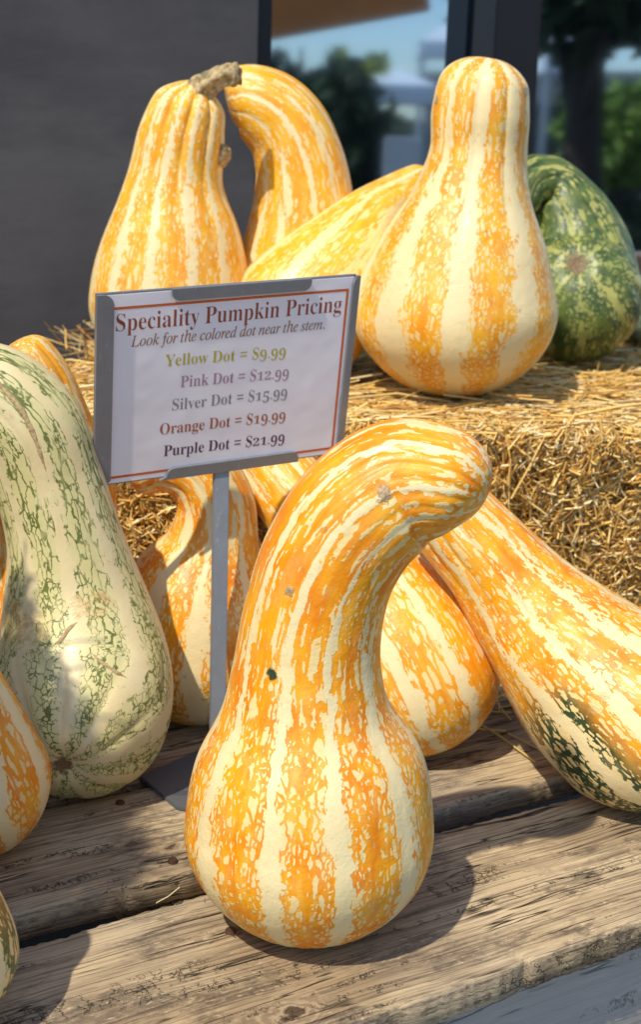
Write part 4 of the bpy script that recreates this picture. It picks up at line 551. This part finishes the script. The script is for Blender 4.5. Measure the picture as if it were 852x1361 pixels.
def squash_mat(name, q, cream=(.80, .665, .36), c1=(.80, .36, .035), c2=(.66, .21, .015), n=10, phase=0.0, bands=None, cell=.0050, lo=.26, hi=.95, top=.15, neck=.6,
               green=None, g_rng=None, g_amt=0.0, cream2=None, tint=.12, bumpy=1.0, shadowy=None, lines_only=False, blot=.6, glow=.5, gcol=(.86, .56, .14), wild=.55, soft=.055, fade=.78, dens=.30):
    g = NT(name)
    L = q['len']
    rest = g.n('Attribute', {}, out=1, attribute_name='rest')
    sx = g.t.nodes.new('ShaderNodeSeparateXYZ'); g.t.links.new(rest, sx.inputs[0])
    turn = g.m('ADD', g.m('DIVIDE', g.m('ARCTAN2', sx.outputs[1], sx.outputs[0]), 2*math.pi), .5)
    sn = g.m('DIVIDE', sx.outputs[2], L)
    netv = g.n('Attribute', {}, out=1, attribute_name='net')
    sd = (q['seed']*1.37, q['seed']*.71, q['seed']*2.3)
    rs = g.v('ADD', rest, sd)
    slow = g.m('SUBTRACT', g.noise(rs, 9, 2), .5)
    fine = g.m('SUBTRACT', g.noise(rs, 75, 4, .6), .5)
    strk = g.m('SUBTRACT', g.noise(g.v('MULTIPLY', rs, (120, 120, 8)), 1.0, 4, .62), .5)
    brk = g.m('SUBTRACT', g.noise(g.v('MULTIPLY', rs, (42, 42, 13)), 1.0, 4, .6), .5)
    tw = g.m('ADD', turn, g.m('ADD', g.m('MULTIPLY', slow, .055), g.m('MULTIPLY', fine, .030)))
    if bands:
        st = sorted((((a/360+.5) % 1.0), v) for a, v in bands)
        st = [(0.0, (st[0][1]+st[-1][1])/2)]+st+[(1.0, (st[0][1]+st[-1][1])/2)]
        t1 = g.m('MULTIPLY', g.ramp(tw, st), 1.0)
    else:
        t1 = g.m('MULTIPLY', g.m('PINGPONG', g.m('ADD', g.m('MULTIPLY', tw, n), phase), .5), 2.0)
    t2 = g.m('MULTIPLY', g.m('PINGPONG', g.m('ADD', g.m('MULTIPLY', tw, n*2.5), phase+.37), .5), 2.0)
    nk = g.mr(sn, .30, .62, 0, neck, smooth=True)
    tm = g.m('ADD', g.m('MULTIPLY', t1, g.m('SUBTRACT', 1.0, g.m('MULTIPLY', nk, .55))), g.m('MULTIPLY', t2, g.m('MULTIPLY', nk, .62)))
    tm = g.m('ADD', tm, g.m('ADD', g.m('MULTIPLY', brk, wild), g.m('MULTIPLY', strk, g.m('ADD', .30, g.m('MULTIPLY', nk, 1.5)))))
    wv = g.v('MULTIPLY', g.v('SUBTRACT', g.noise(rs, 110, 2, out=1), (.5, .5, .5)), (.0045, .0045, .008))
    vv = g.v('MULTIPLY', g.v('ADD', g.v('ADD', netv, sd), wv), (1/cell, 1/cell, 1/cell))
    d = g.n('TexVoronoi', {'Vector': vv, 'Scale': 1.0, 'Randomness': .9}, feature='DISTANCE_TO_EDGE')
    d2 = g.n('TexVoronoi', {'Vector': g.v('ADD', g.v('MULTIPLY', vv, (.58, .58, .50)), (7.7, 3.1, 5.9)), 'Scale': 1.0, 'Randomness': 1.0}, feature='DISTANCE_TO_EDGE')
    sel = g.mr(g.noise(g.v('MULTIPLY', rs, (70, 70, 30)), 1.0, 3), .46, .54)
    d = g.m('ADD', g.m('MULTIPLY', d, g.m('SUBTRACT', 1.0, sel)), g.m('MULTIPLY', g.m('MULTIPLY', d2, 1.45), sel))
    thr = g.m('MULTIPLY', g.mr(tm, lo, hi, top*.45, top), g.m('ADD', 1.0+dens, g.m('MULTIPLY', nk, .7)))
    thr = g.m('ADD', thr, g.m('ADD', g.m('MULTIPLY', fine, .09), g.m('MULTIPLY', g.m('MAXIMUM', g.m('ADD', strk, -.03), 0.0), g.m('MULTIPLY', tm, 1.5))))
    inb = g.mr(g.m('ADD', tm, g.m('MULTIPLY', fine, .30)), lo-.015, lo+.015, smooth=True)
    msk = g.m('ADD', g.m('DIVIDE', g.m('SUBTRACT', thr, d), soft), .5, clamp=True)
    msk = g.m('MULTIPLY', msk, inb)
    msk = g.m('MULTIPLY', msk, g.mr(g.noise(g.v('MULTIPLY', rs, (60, 60, 24)), 1.0, 4, .65), .30, .52, fade, 1.0))
    on = g.m('ADD', g.m('MULTIPLY', strk, .9), g.noise(rs, 22, 3))
    org = g.mix(g.mr(on, .35, .68), c1, c2)
    if green:
        gm = g.mr(g.m('ADD', sn, g.m('MULTIPLY', slow, .35)), g_rng[0], g_rng[1], 1, 0, smooth=True) if g_rng else g_amt
        if g_rng and len(g_rng) > 2:      # only on one flank: angle window
            gm = g.m('MULTIPLY', gm, g.m('MULTIPLY', g.mr(tw, g_rng[2]-.02, g_rng[2]+.02), g.mr(tw, g_rng[3]-.02, g_rng[3]+.02, 1, 0)))
        org = g.mix(gm, org, g.mix(on, green[0], green[1]))
    base = g.mix(g.m('MULTIPLY', g.mr(g.noise(rs, 14, 4), .40, .75), tint), cream, c1)
    if cream2: base = g.mix(g.mr(g.noise(rs, 8, 3), .42, .64), base, cream2)
    # faint glow of the band colour in the flesh between the veins
    base = g.mix(g.m('MULTIPLY', inb, g.mr(tm, lo, hi, glow*.55, glow)), base, gcol)
    c = g.mix(msk, base, org)
    c = g.mix(g.m('MULTIPLY', g.mr(g.noise(rs, 55, 6, .75), .63, .70), blot), c, (.30, .17, .06))      # specks of soil and rub marks
    scr = g.m('ABSOLUTE', g.m('SUBTRACT', g.noise(g.v('ADD', rs, (3.3, 3.3, 3.3)), 26, 2, .5, 0, 1.2), .5))
    c = g.mix(g.m('MULTIPLY', g.mr(scr, 0, .006, 1, 0), g.mr(g.noise(rs, 17, 3), .58, .66, 0, .55)), c, (.42, .28, .12))     # hairline rubs
    hgt = g.m('ADD', g.m('MULTIPLY', g.noise(rs, 60, 4), .5), g.m('ADD', g.m('MULTIPLY', msk, -.10), g.m('MULTIPLY', g.noise(rs, 330, 3), .12)))
    for (px, py, pz, rad, kind) in q.get('spots', []):
        off = g.v('MULTIPLY', g.v('SUBTRACT', g.noise(rs, .55/rad, 5, .75, out=1), (.5, .5, .5)), (rad*2.6,)*3)
        ds = g.v('DISTANCE', g.v('ADD', rest, off), (px, py, pz), out=1)
        k = g.mr(ds, rad*.55, rad, 1, 0, smooth=True)
        colr = {0: (.28, .17, .08), 1: (.025, .05, .02), 2: (.34, .22, .11), 3: (.42, .27, .14), 4: (.55, .33, .12), 5: (.20, .13, .06)}[kind]
        if kind == 4: k = g.m('MULTIPLY', k, g.mr(g.noise(rs, 90, 4, .7), .40, .62, 0, .75))
        if kind == 0: colr = g.mix(g.noise(rs, 300, 2), (.20, .12, .06), (.62, .46, .25))
        c = g.mix(k, c, colr)
        hgt = g.m('ADD', hgt, g.m('MULTIPLY', k, g.m('MULTIPLY', g.noise(rs, 200, 3), .9)))
    return g.fin(c, g.mr(g.noise(rs, 40, 3), .3, .7, .34, .50), g.bump(hgt, .55*bumpy, .0045), .45)

g = NT('corky_scar'); co = g.n('TexCoord', out=3)
g.fin(g.mix(g.mr(g.noise(co, 180, 5, .7), .35, .65), (.34, .24, .12), (.58, .44, .24)), .8, g.bump(g.noise(co, 260, 3), .8, .002), .2); scar_m = g.mat
def build_squash(key, label, mat_args, group='striped squashes on the display'):
    q = SQ[key]
    pos, rest, s = squash_surface(q)
    q['len'] = float(s[-1])
    ns, nt = pos.shape[:2]
    P = pos.reshape(-1, 3); base = P[np.argmin(P[:, 2])].copy()
    V = P-base
    idx = np.arange(ns*nt).reshape(ns, nt)
    F = np.stack([idx[:-1], np.roll(idx, -1, 1)[:-1], np.roll(idx, -1, 1)[1:], idx[1:]], -1).reshape(-1, 4)
    me = bpy.data.meshes.new('squash')
    me.from_pydata(V.tolist(), [], F.tolist()); me.update()
    at = me.attributes.new('rest', 'FLOAT_VECTOR', 'POINT'); at.data.foreach_set('vector', rest.reshape(-1, 3).astype(np.float32).ravel())
    me.polygons.foreach_set('use_smooth', [True]*len(me.polygons))
    me.materials.append(squash_mat('rind', q, **{k: v for k, v in mat_args.items() if k != 'draw'}))
    # the net of veins is drawn out along the neck
    f = s/s[-1]; zz = np.concatenate([[0], np.cumsum(np.diff(s)*np.interp((f[1:]+f[:-1])/2, [0, .3, .55, 1], mat_args.get('draw', (.46, .40, .20, .14))))])
    net = rest.copy(); net[..., 2] = zz[:, None]
    at = me.attributes.new('net', 'FLOAT_VECTOR', 'POINT'); at.data.foreach_set('vector', net.reshape(-1, 3).astype(np.float32).ravel())
    o = bpy.data.objects.new('squash', me); COL.objects.link(o); o.location = base
    tag(o, label, 'squash', group)
    nrm = np.cross(pos[1:-1]-pos[:-2], np.roll(pos, -1, 1)[1:-1]-pos[1:-1]).reshape(-1, 3)
    flat = pos[1:-1].reshape(-1, 3)
    for pts, rad in q.get('scars', []):
        d = spline([(*p, 0) for p in pts], 6)[:, :3]; bm = bmesh.new()
        rr = rad*np.sin(np.linspace(.12, math.pi-.25, len(d)))**.6*(1+.10*np.sin(np.arange(len(d))*1.1))
        add_tube(bm, [Vector(p-base)+Vector((0, .0018, .0)) for p in d], list(rr), 8)
        bm_obj('scar', bm, scar_m, o, smooth=True)
    return o, pos

def around(creams, extra=()):
    """band list from cream centres (degrees): 0 at each cream, 1 half way between"""
    c = sorted(creams); out = []
    for i, a in enumerate(c):
        b = c[(i+1) % len(c)]+(360 if i == len(c)-1 else 0)
        out.append((a, 0.0)); out.append(((a+b)/2, 1.0))
    return [((a+180) % 360-180, v) for a, v in out]+list(extra)
OR = dict(c1=(.87, .385, .009), c2=(.79, .23, .003))
hero, _ = build_squash('hero', 'tall orange and cream crookneck squash standing alone at the front of the planks',
    dict(bands=around([-88, -53, -17, 16, 52, 88, 125, 160, 197, 234]), lo=.27, top=.19, **OR))
build_squash('whitegreen', 'big cream squash with thin green netted stripes standing left of the price sign',
    dict(cream=(.76, .66, .38), cream2=(.70, .58, .30), c1=(.40, .36, .08), c2=(.20, .22, .04), n=9, phase=.28, lo=.34, hi=1.1, top=.10, fade=.30, dens=0.0, neck=.35, green=((.07, .10, .025), (.17, .20, .045)), g_amt=.9, wild=.5, soft=.065, bumpy=.6, draw=(.46, .42, .30, .22), blot=.45, tint=.10, cell=.0052, glow=.60, gcol=(.58, .58, .22)))
build_squash('orange_peek', 'orange squash mostly hidden behind the green netted cream squash', dict(n=11, phase=.2, lo=.15, **OR))
build_squash('orange_left', 'orange and cream striped squash cut off by the left edge, beside the green netted one', dict(n=8, phase=.30, lo=.36, top=.18, neck=.2, **OR))
build_squash('green_front', 'green and orange netted squash cut off at the lower left corner', dict(n=10, phase=.1, lo=.30, top=.16, green=((.05, .09, .03), (.14, .16, .05)), g_rng=(.3, .65), **OR))
build_squash('crook_behind', 'orange and cream squash with hooked neck standing right behind the sign post', dict(n=9, phase=.42, lo=.32, top=.17, neck=.5, **OR))
build_squash('lean_bulb', 'round ended orange squash between the front crookneck and the lying one, neck under the sign', dict(n=10, phase=.15, lo=.24, top=.22, c1=(.87, .42, .012), c2=(.81, .28, .004), neck=.5))
build_squash('lean_right', 'long orange squash lying at the right with a dark green patch near its bottom', dict(n=10, phase=.05, lo=.27, top=.18, neck=.5, green=((.02, .045, .02), (.05, .08, .03)), g_rng=(.30, .42, .26, .45), **OR))
pear, ppos = build_squash('top_pear', 'pear shaped orange and cream squash with a thick tan stem on the hay bale, left', dict(n=12, phase=.3, lo=.28, top=.20, neck=.25, c1=(.86, .45, .022), c2=(.79, .31, .007)))
build_squash('top_crook', 'orange crookneck squash behind the sign whose neck bends left to the tan stem', dict(n=12, phase=.6, lo=.24, top=.20, neck=.3, c1=(.86, .47, .02), c2=(.80, .33, .006)))
build_squash('top_lying', 'yellowish squash lying slanted on the hay between the crookneck and the biggest upper squash', dict(n=9, phase=.2, lo=.27, top=.18, cream=(.82, .66, .28), c1=(.84, .47, .02), c2=(.79, .34, .006), neck=.4))
build_squash('top_big', 'largest orange and cream squash upright on the front edge of the hay bale',
    dict(bands=around([-84, -44, -5, 38, 72, 105, 140, 180, 222, 250]), lo=.38, top=.17, neck=.35, c1=(.86, .44, .02), c2=(.79, .29, .006)))
build_squash('top_green', 'dark green and yellow squash with curled neck on the hay, right of the biggest one',
    dict(cream=(.46, .44, .13), cream2=(.26, .31, .08), c1=(.10, .15, .03), c2=(.035, .07, .022), n=8, phase=.2, lo=.13, top=.20, neck=.7, wild=1.3, fade=.7, tint=.35, cell=.007, glow=.5, gcol=(.18, .20, .05)))
build_squash('right_grey', 'small grey green squash half cut off by the right edge on the hay', dict(cream=(.22, .27, .20), c1=(.07, .10, .07), c2=(.04, .06, .045), n=8, lo=.3, gcol=(.12, .16, .11)), group='striped squashes on the display')

# stem and knob of the pear shaped one (children of it)
g = NT('dry_stem'); co = g.n('TexCoord', out=3)
sc_ = g.mix(g.mr(g.noise(g.v('MULTIPLY', co, (1, 1, 1)), 120, 4, .7), .35, .65), (.20, .14, .06), (.62, .48, .26))
sc_ = g.mix(g.mr(g.noise(co, 45, 3), .56, .66, 0, .7), sc_, (.12, .13, .07))
g.fin(sc_, .8, g.bump(g.noise(co, 220, 3), .8, .002), .2); stem_m = g.mat
def ridged_stem(name, pts, rad, parent, mat, n=40, ridges=5, twist=.9, depth=.16):
    pts = [Vector(p) for p in pts]; V = []; F = []; a = None
    d = spline([(*p, r) for p, r in zip(pts, rad)], 10)
    m = len(d)
    for i in range(m):
        t = Vector(d[min(i+1, m-1), :3]-d[max(i-1, 0), :3]).normalized()
        a = t.orthogonal().normalized() if a is None else (a-t*a.dot(t)).normalized()
        b = t.cross(a)
        for k in range(n):
            th = k*2*math.pi/n; r = d[i, 3]*(1+depth*math.cos(ridges*th+twist*i/m*3)+.04*math.sin(3*th+i))
            V.append(Vector(d[i, :3])+(a*math.cos(th)+b*math.sin(th))*r)
    for i in range(m-1):
        for k in range(n): F.append((i*n+k, i*n+(k+1) % n, (i+1)*n+(k+1) % n, (i+1)*n+k))
    F += [tuple(range(n))[::-1], tuple((m-1)*n+k for k in range(n))]
    inv = parent.location
    return mesh_obj(name, [v-inv for v in V], F, mat, parent, smooth=True)
tip = Vector(SQ['top_pear']['axis'][-1][:3])
ridged_stem('stem', [tip+Vector((-.002, -.002, -.030)), tip+Vector((.008, -.012, -.014)), tip+Vector((.024, -.022, -.002)), tip+Vector((.044, -.03, .008)), tip+Vector((.062, -.038, .009))],
            [.028, .022, .0165, .0145, .016], pear, stem_m)
kn = Vector(SQ['top_pear']['axis'][3][:3])+Vector((.068, -.005, .036))
ridged_stem('knob', [kn+Vector((-.03, .006, -.022)), kn+Vector((-.012, 0, -.010)), kn+Vector((.002, -.004, .002)), kn+Vector((.008, -.008, .012))], [.022, .019, .015, .008], pear, stem_m, ridges=4, depth=.10)

# ------------------------------------------------------------ price sign on its post
sgA, sgB = Vector(SIGN['a']), Vector(SIGN['b']); sgN = sgA.cross(sgB)
post_base = Vector((-.111, 1.535, TABLE_Z))
sign = empty('price_sign', post_base)
tag(sign, 'grey framed pumpkin price sign on a flat metal post and plate', 'sign')
SM = Matrix.Translation(Vector(SIGN['c'])-post_base) @ Matrix((sgA, sgB, sgN)).transposed().to_4x4()
SW, SH = .155, .1125
g = NT('grey_metal'); co = g.n('TexCoord', out=3)
mc = g.mix(g.noise(co, 40, 4), (.19, .205, .225), (.28, .295, .315))
mc = g.mix(g.mr(g.noise(g.v('MULTIPLY', co, (150, 150, 40)), 1.0, 3, .7), .62, .68, 0, .7), mc, (.36, .37, .38))
g.fin(mc, g.mr(g.noise(co, 25, 3), .3, .7, .32, .5), None, .5, .35); greymetal = g.mat
def sheet(name, outline, z0, z1, mat):
    bm = bmesh.new(); n = len(outline)
    a = [bm.verts.new((x, y, z0)) for x, y in outline]; b = [bm.verts.new((x, y, z1)) for x, y in outline]
    bm.faces.new(a[::-1]); bm.faces.new(b)
    for k in range(n): bm.faces.new((a[k], a[(k+1) % n], b[(k+1) % n], b[k]))
    bm.transform(SM)
    return bm_obj(name, bm, mat, sign)
def rect(x0, y0, x1, y1): return [(x0, y0), (x1, y0), (x1, y1), (x0, y1)]
sheet('back_plate', rect(-SW, -SH, SW, SH), -.005, -.001, greymetal)
g = NT('paper'); co = g.n('TexCoord', out=3)
g.fin(g.mix(g.noise(co, 9, 3), (.83, .81, .86), (.88, .86, .89)), .32, g.bump(g.noise(co, 14, 2), .25, .01), .5)
sheet('paper', rect(-SW+.003, -SH+.002, SW-.003, SH-.002), -.0008, 0.0, g.mat)
cr = .010
def arc(cx, cy, r, a0, a1, n=6): return [(cx+r*math.cos(R(a0+(a1-a0)*k/n)), cy+r*math.sin(R(a0+(a1-a0)*k/n))) for k in range(n+1)]
sheet('side_channel', [(-SW-.001, -SH), (-SW+.008, -SH), (-SW+.018, -SH+.008)]+[(-SW+.018, SH-.010)]+arc(-SW+.006, SH-.012, .012, 10, 90, 4)+[(-SW-.001, SH)], .0008, .0045, greymetal)
sheet('side_channel', [(SW-.0055, -SH+.008), (SW-.002, -SH), (SW+.003, -SH), (SW+.003, SH), (SW-.002, SH), (SW-.0055, SH-.010)], .0008, .0045, greymetal)
sheet('top_clip', [(-.072, SH+.001)]+arc(-.062, SH-.003, .0095, 180, 270)+arc(.086, SH-.003, .0095, 270, 360)+[(.0955, SH+.001)], .0008, .0045, greymetal)
sheet('bottom_clip', [(-.078, -SH-.001), (.098, -SH-.001)]+arc(.0885, -SH+.003, .0095, 0, 90)+arc(-.06, -SH+.003, .0095, 90, 180), .0008, .0045, greymetal)
ink = {}
for k, c in dict(title=(.33, .075, .035), sub=(.34, .16, .075), yellow=(.52, .46, .06), pink=(.42, .26, .34), silver=(.30, .28, .31), orange=(.42, .13, .06), purple=(.10, .045, .085), border=(.62, .14, .035)).items():
    ink[k] = plain('ink_'+k, c, .4, .4, var=.03)
bm = bmesh.new(); bx0, bx1, by0, by1, bw = -SW+.0175, SW-.0085, -SH+.0075, SH-.0155, .0031
for r_ in (rect(bx0, by0, bx1, by0+bw), rect(bx0, by1-bw, bx1, by1), rect(bx0, by0+bw, bx0+bw*.7, by1-bw), rect(bx1-bw, by0+bw, bx1, by1-bw)):
    bm.faces.new([bm.verts.new((x, y, .00015)) for x, y in r_])
bm.transform(SM); bm_obj('printed_border', bm, ink['border'], sign)
OLD = {'9': (0, -.17, 1), '3': (0, -.17, 1), '5': (0, -.17, 1), '1': (0, 0, .72), '2': (0, 0, .72)}
def text_line(name, s, font, line, cap, mat, bold=0.0):
    """letters laid along a measured base line, old-style figures, joined into one flat mesh"""
    x0, y0, x1, y1 = line
    L = math.hypot(x1-x0, y1-y0); ang = math.atan2(y1-y0, x1-x0)
    k = cap/.68
    adv = sum(270 if c == ' ' else GLYPH[font][c][0] for c in s)
    kx = L/(adv/1000)
    cu = bpy.data.curves.new(name, 'CURVE'); cu.dimensions = '2D'; cu.fill_mode = 'BOTH'; cu.offset = 0
    x = 0.0
    for c in s:
        if c == ' ': x += .27; continue
        a, loops = GLYPH[font][c]
        _, dy, sy = OLD.get(c, (0, 0, 1)) if font == 'b' else (0, 0, 1)
        ls = loops
        if c == '$':
            a = GLYPH['b']['S'][0]; ls = GLYPH['b']['S'][1]+[[x_ for xy in ((270, -90), (300, -90), (300, 20), (270, 20)) for x_ in xy], [x_ for xy in ((270, 655), (300, 655), (300, 770), (270, 770)) for x_ in xy]]
            cs = GLYPH['b']['$'][0]/GLYPH['b']['S'][0]
        else: cs = 1
        for lp in ls:
            sp = cu.splines.new('POLY'); n = len(lp)//2; sp.points.add(n-1); sp.use_cyclic_u = True
            for i in range(n):
                gx = (x+lp[2*i]/1000*cs)*kx; gy = (lp[2*i+1]/1000*sy+dy)*k
                sp.points[i].co = (gx, gy, 0, 1)
        x += (GLYPH['b']['$'][0] if c == '$' else a)/1000
    cu.offset = bold
    tmp = bpy.data.objects.new(name, cu); COL.objects.link(tmp)
    bpy.context.view_layer.update()
    dg = bpy.context.evaluated_depsgraph_get()
    me = bpy.data.meshes.new_from_object(tmp.evaluated_get(dg))
    bpy.data.objects.remove(tmp)
    me.transform(SM @ Matrix.Translation((x0, y0, .00015)) @ Matrix.Rotation(ang, 4, 'Z'))
    me.materials.clear(); me.materials.append(mat); me.name = name
    o = bpy.data.objects.new(name, me); COL.objects.link(o); o.parent = sign
    return o
SL = SIGN['lines']
text_line('title_text', 'Speciality Pumpkin Pricing', 'b', [SL['title'][0]+.0006, SL['title'][1], SL['title'][2]-.0022, SL['title'][3]], .0195, ink['title'], -.00020)
text_line('note_text', 'Look for the colored dot near the stem.', 'i', SL['sub'], .0122, ink['sub'], .00010)
for k, s in (('yellow', 'Yellow Dot = $9.99'), ('pink', 'Pink Dot = $12.99'), ('silver', 'Silver Dot = $15.99'), ('orange', 'Orange Dot = $19.99'), ('purple', 'Purple Dot = $21.99')):
    text_line('price_text', s, 'b', SL[k], .0136, ink[k], -.00005)
# post and base plate
top = SM @ Vector((.004, -SH-.001, -.004))
bm = bmesh.new(); pv = []
for z_, c_ in ((0.004, Vector((0, 0, .004))), (1, top+Vector((0, 0, .03)))):
    for sx_, sy_ in ((-1, -1), (1, -1), (1, 1), (-1, 1)):
        pv.append(bm.verts.new(c_+sgA.normalized()*sx_*.0096+Vector((sgA.y, -sgA.x, 0)).normalized()*-sy_*.003+(Vector((sgN.x, sgN.y, 0))*-.006 if z_ == 1 else Vector())))
for f in ((0, 1, 2, 3), (7, 6, 5, 4), (0, 4, 5, 1), (1, 5, 6, 2), (2, 6, 7, 3), (3, 7, 4, 0)): bm.faces.new([pv[i] for i in f])
bmesh.ops.recalc_face_normals(bm, faces=bm.faces[:])
bm_obj('post', bm, greymetal, sign, bevel=.0008)
g = NT('dark_plate'); co = g.n('TexCoord', out=3)
pc = g.mix(g.noise(co, 25, 5), (.085, .095, .11), (.14, .15, .165))
g.fin(pc, .55, g.bump(g.noise(co, 90, 3), .2, .002), .4, .2)
bm = bmesh.new()
corners = [(-.196, 1.495), (-.146, 1.420), (-.132, 1.417), (.03, 1.52), (-.03, 1.63), (-.075, 1.655)]
lo_ = [bm.verts.new((x-post_base.x, y-post_base.y, .001)) for x, y in corners]; up_ = [bm.verts.new((x-post_base.x, y-post_base.y, .005)) for x, y in corners]
bm.faces.new(up_); bm.faces.new(lo_[::-1])
for k in range(len(corners)): bm.faces.new((lo_[k], lo_[(k+1) % 6], up_[(k+1) % 6], up_[k]))
bmesh.ops.recalc_face_normals(bm, faces=bm.faces[:])
bm_obj('base_plate', bm, g.mat, sign, bevel=.001)

# ------------------------------------------------------------ loose stalks lying about
rng = np.random.RandomState(77)
def stalk(label, a, b, w, col):
    a = np.array(a); b = np.array(b); c = (a+b)/2; u = (b-a)/np.linalg.norm(b-a)
    V, F = straw_arrays(np.zeros((1, 3)), u[None], np.array([np.linalg.norm(b-a)]), np.array([w]), rng)
    o = straw_obj('straw_stalk', V, F, np.array([col]), loc=c)
    return tag(o, label, 'straw', 'loose straw stalks on the planks')
stalk('longer loose straw poking out between the round squash and the lying one', (.19, 1.72, .603), (.268, 1.575, .6035), .0035, (.62, .46, .16))
stalk('short pale straw tucked beside the lying squash on the third plank', (.245, 1.66, .603), (.30, 1.58, .6035), .0032, (.74, .58, .28))
stalk('tiny straw bridging the dark gap between the front two planks', (-.145, 1.228, .5985), (-.125, 1.252, .6025), .0022, (.66, .56, .34))
n = 260
c = np.c_[rng.uniform(-.35, .42, n), rng.uniform(1.66, 1.83, n), rng.uniform(.602, .612, n)]
an = rng.uniform(0, 6.28, n); u = np.c_[np.cos(an), np.sin(an), rng.normal(0, .08, n)]; u /= np.linalg.norm(u, axis=1)[:, None]
V, F = straw_arrays(c, u, rng.uniform(.02, .07, n), rng.uniform(.0015, .003, n), rng)
tag(straw_obj('straw_litter', V, F, straw_cols(n, rng, .2)), 'scattered straw bits at the foot of the hay bales', 'straw', kind='stuff')
n = 40
c = np.c_[rng.uniform(-.46, -.36, n), rng.uniform(1.95, 2.6, n), rng.uniform(.94, .985, n)]
u = np.c_[rng.normal(-.6, .5, n), rng.normal(0, .6, n), rng.normal(.25, .3, n)]; u /= np.linalg.norm(u, axis=1)[:, None]
V, F = straw_arrays(c, u, rng.uniform(.05, .14, n), rng.uniform(.0018, .0035, n), rng)
tag(straw_obj('straw_tuft', V, F, straw_cols(n, rng, .1)), 'wispy straw ends sticking out at the left end of the bales', 'straw', kind='stuff')
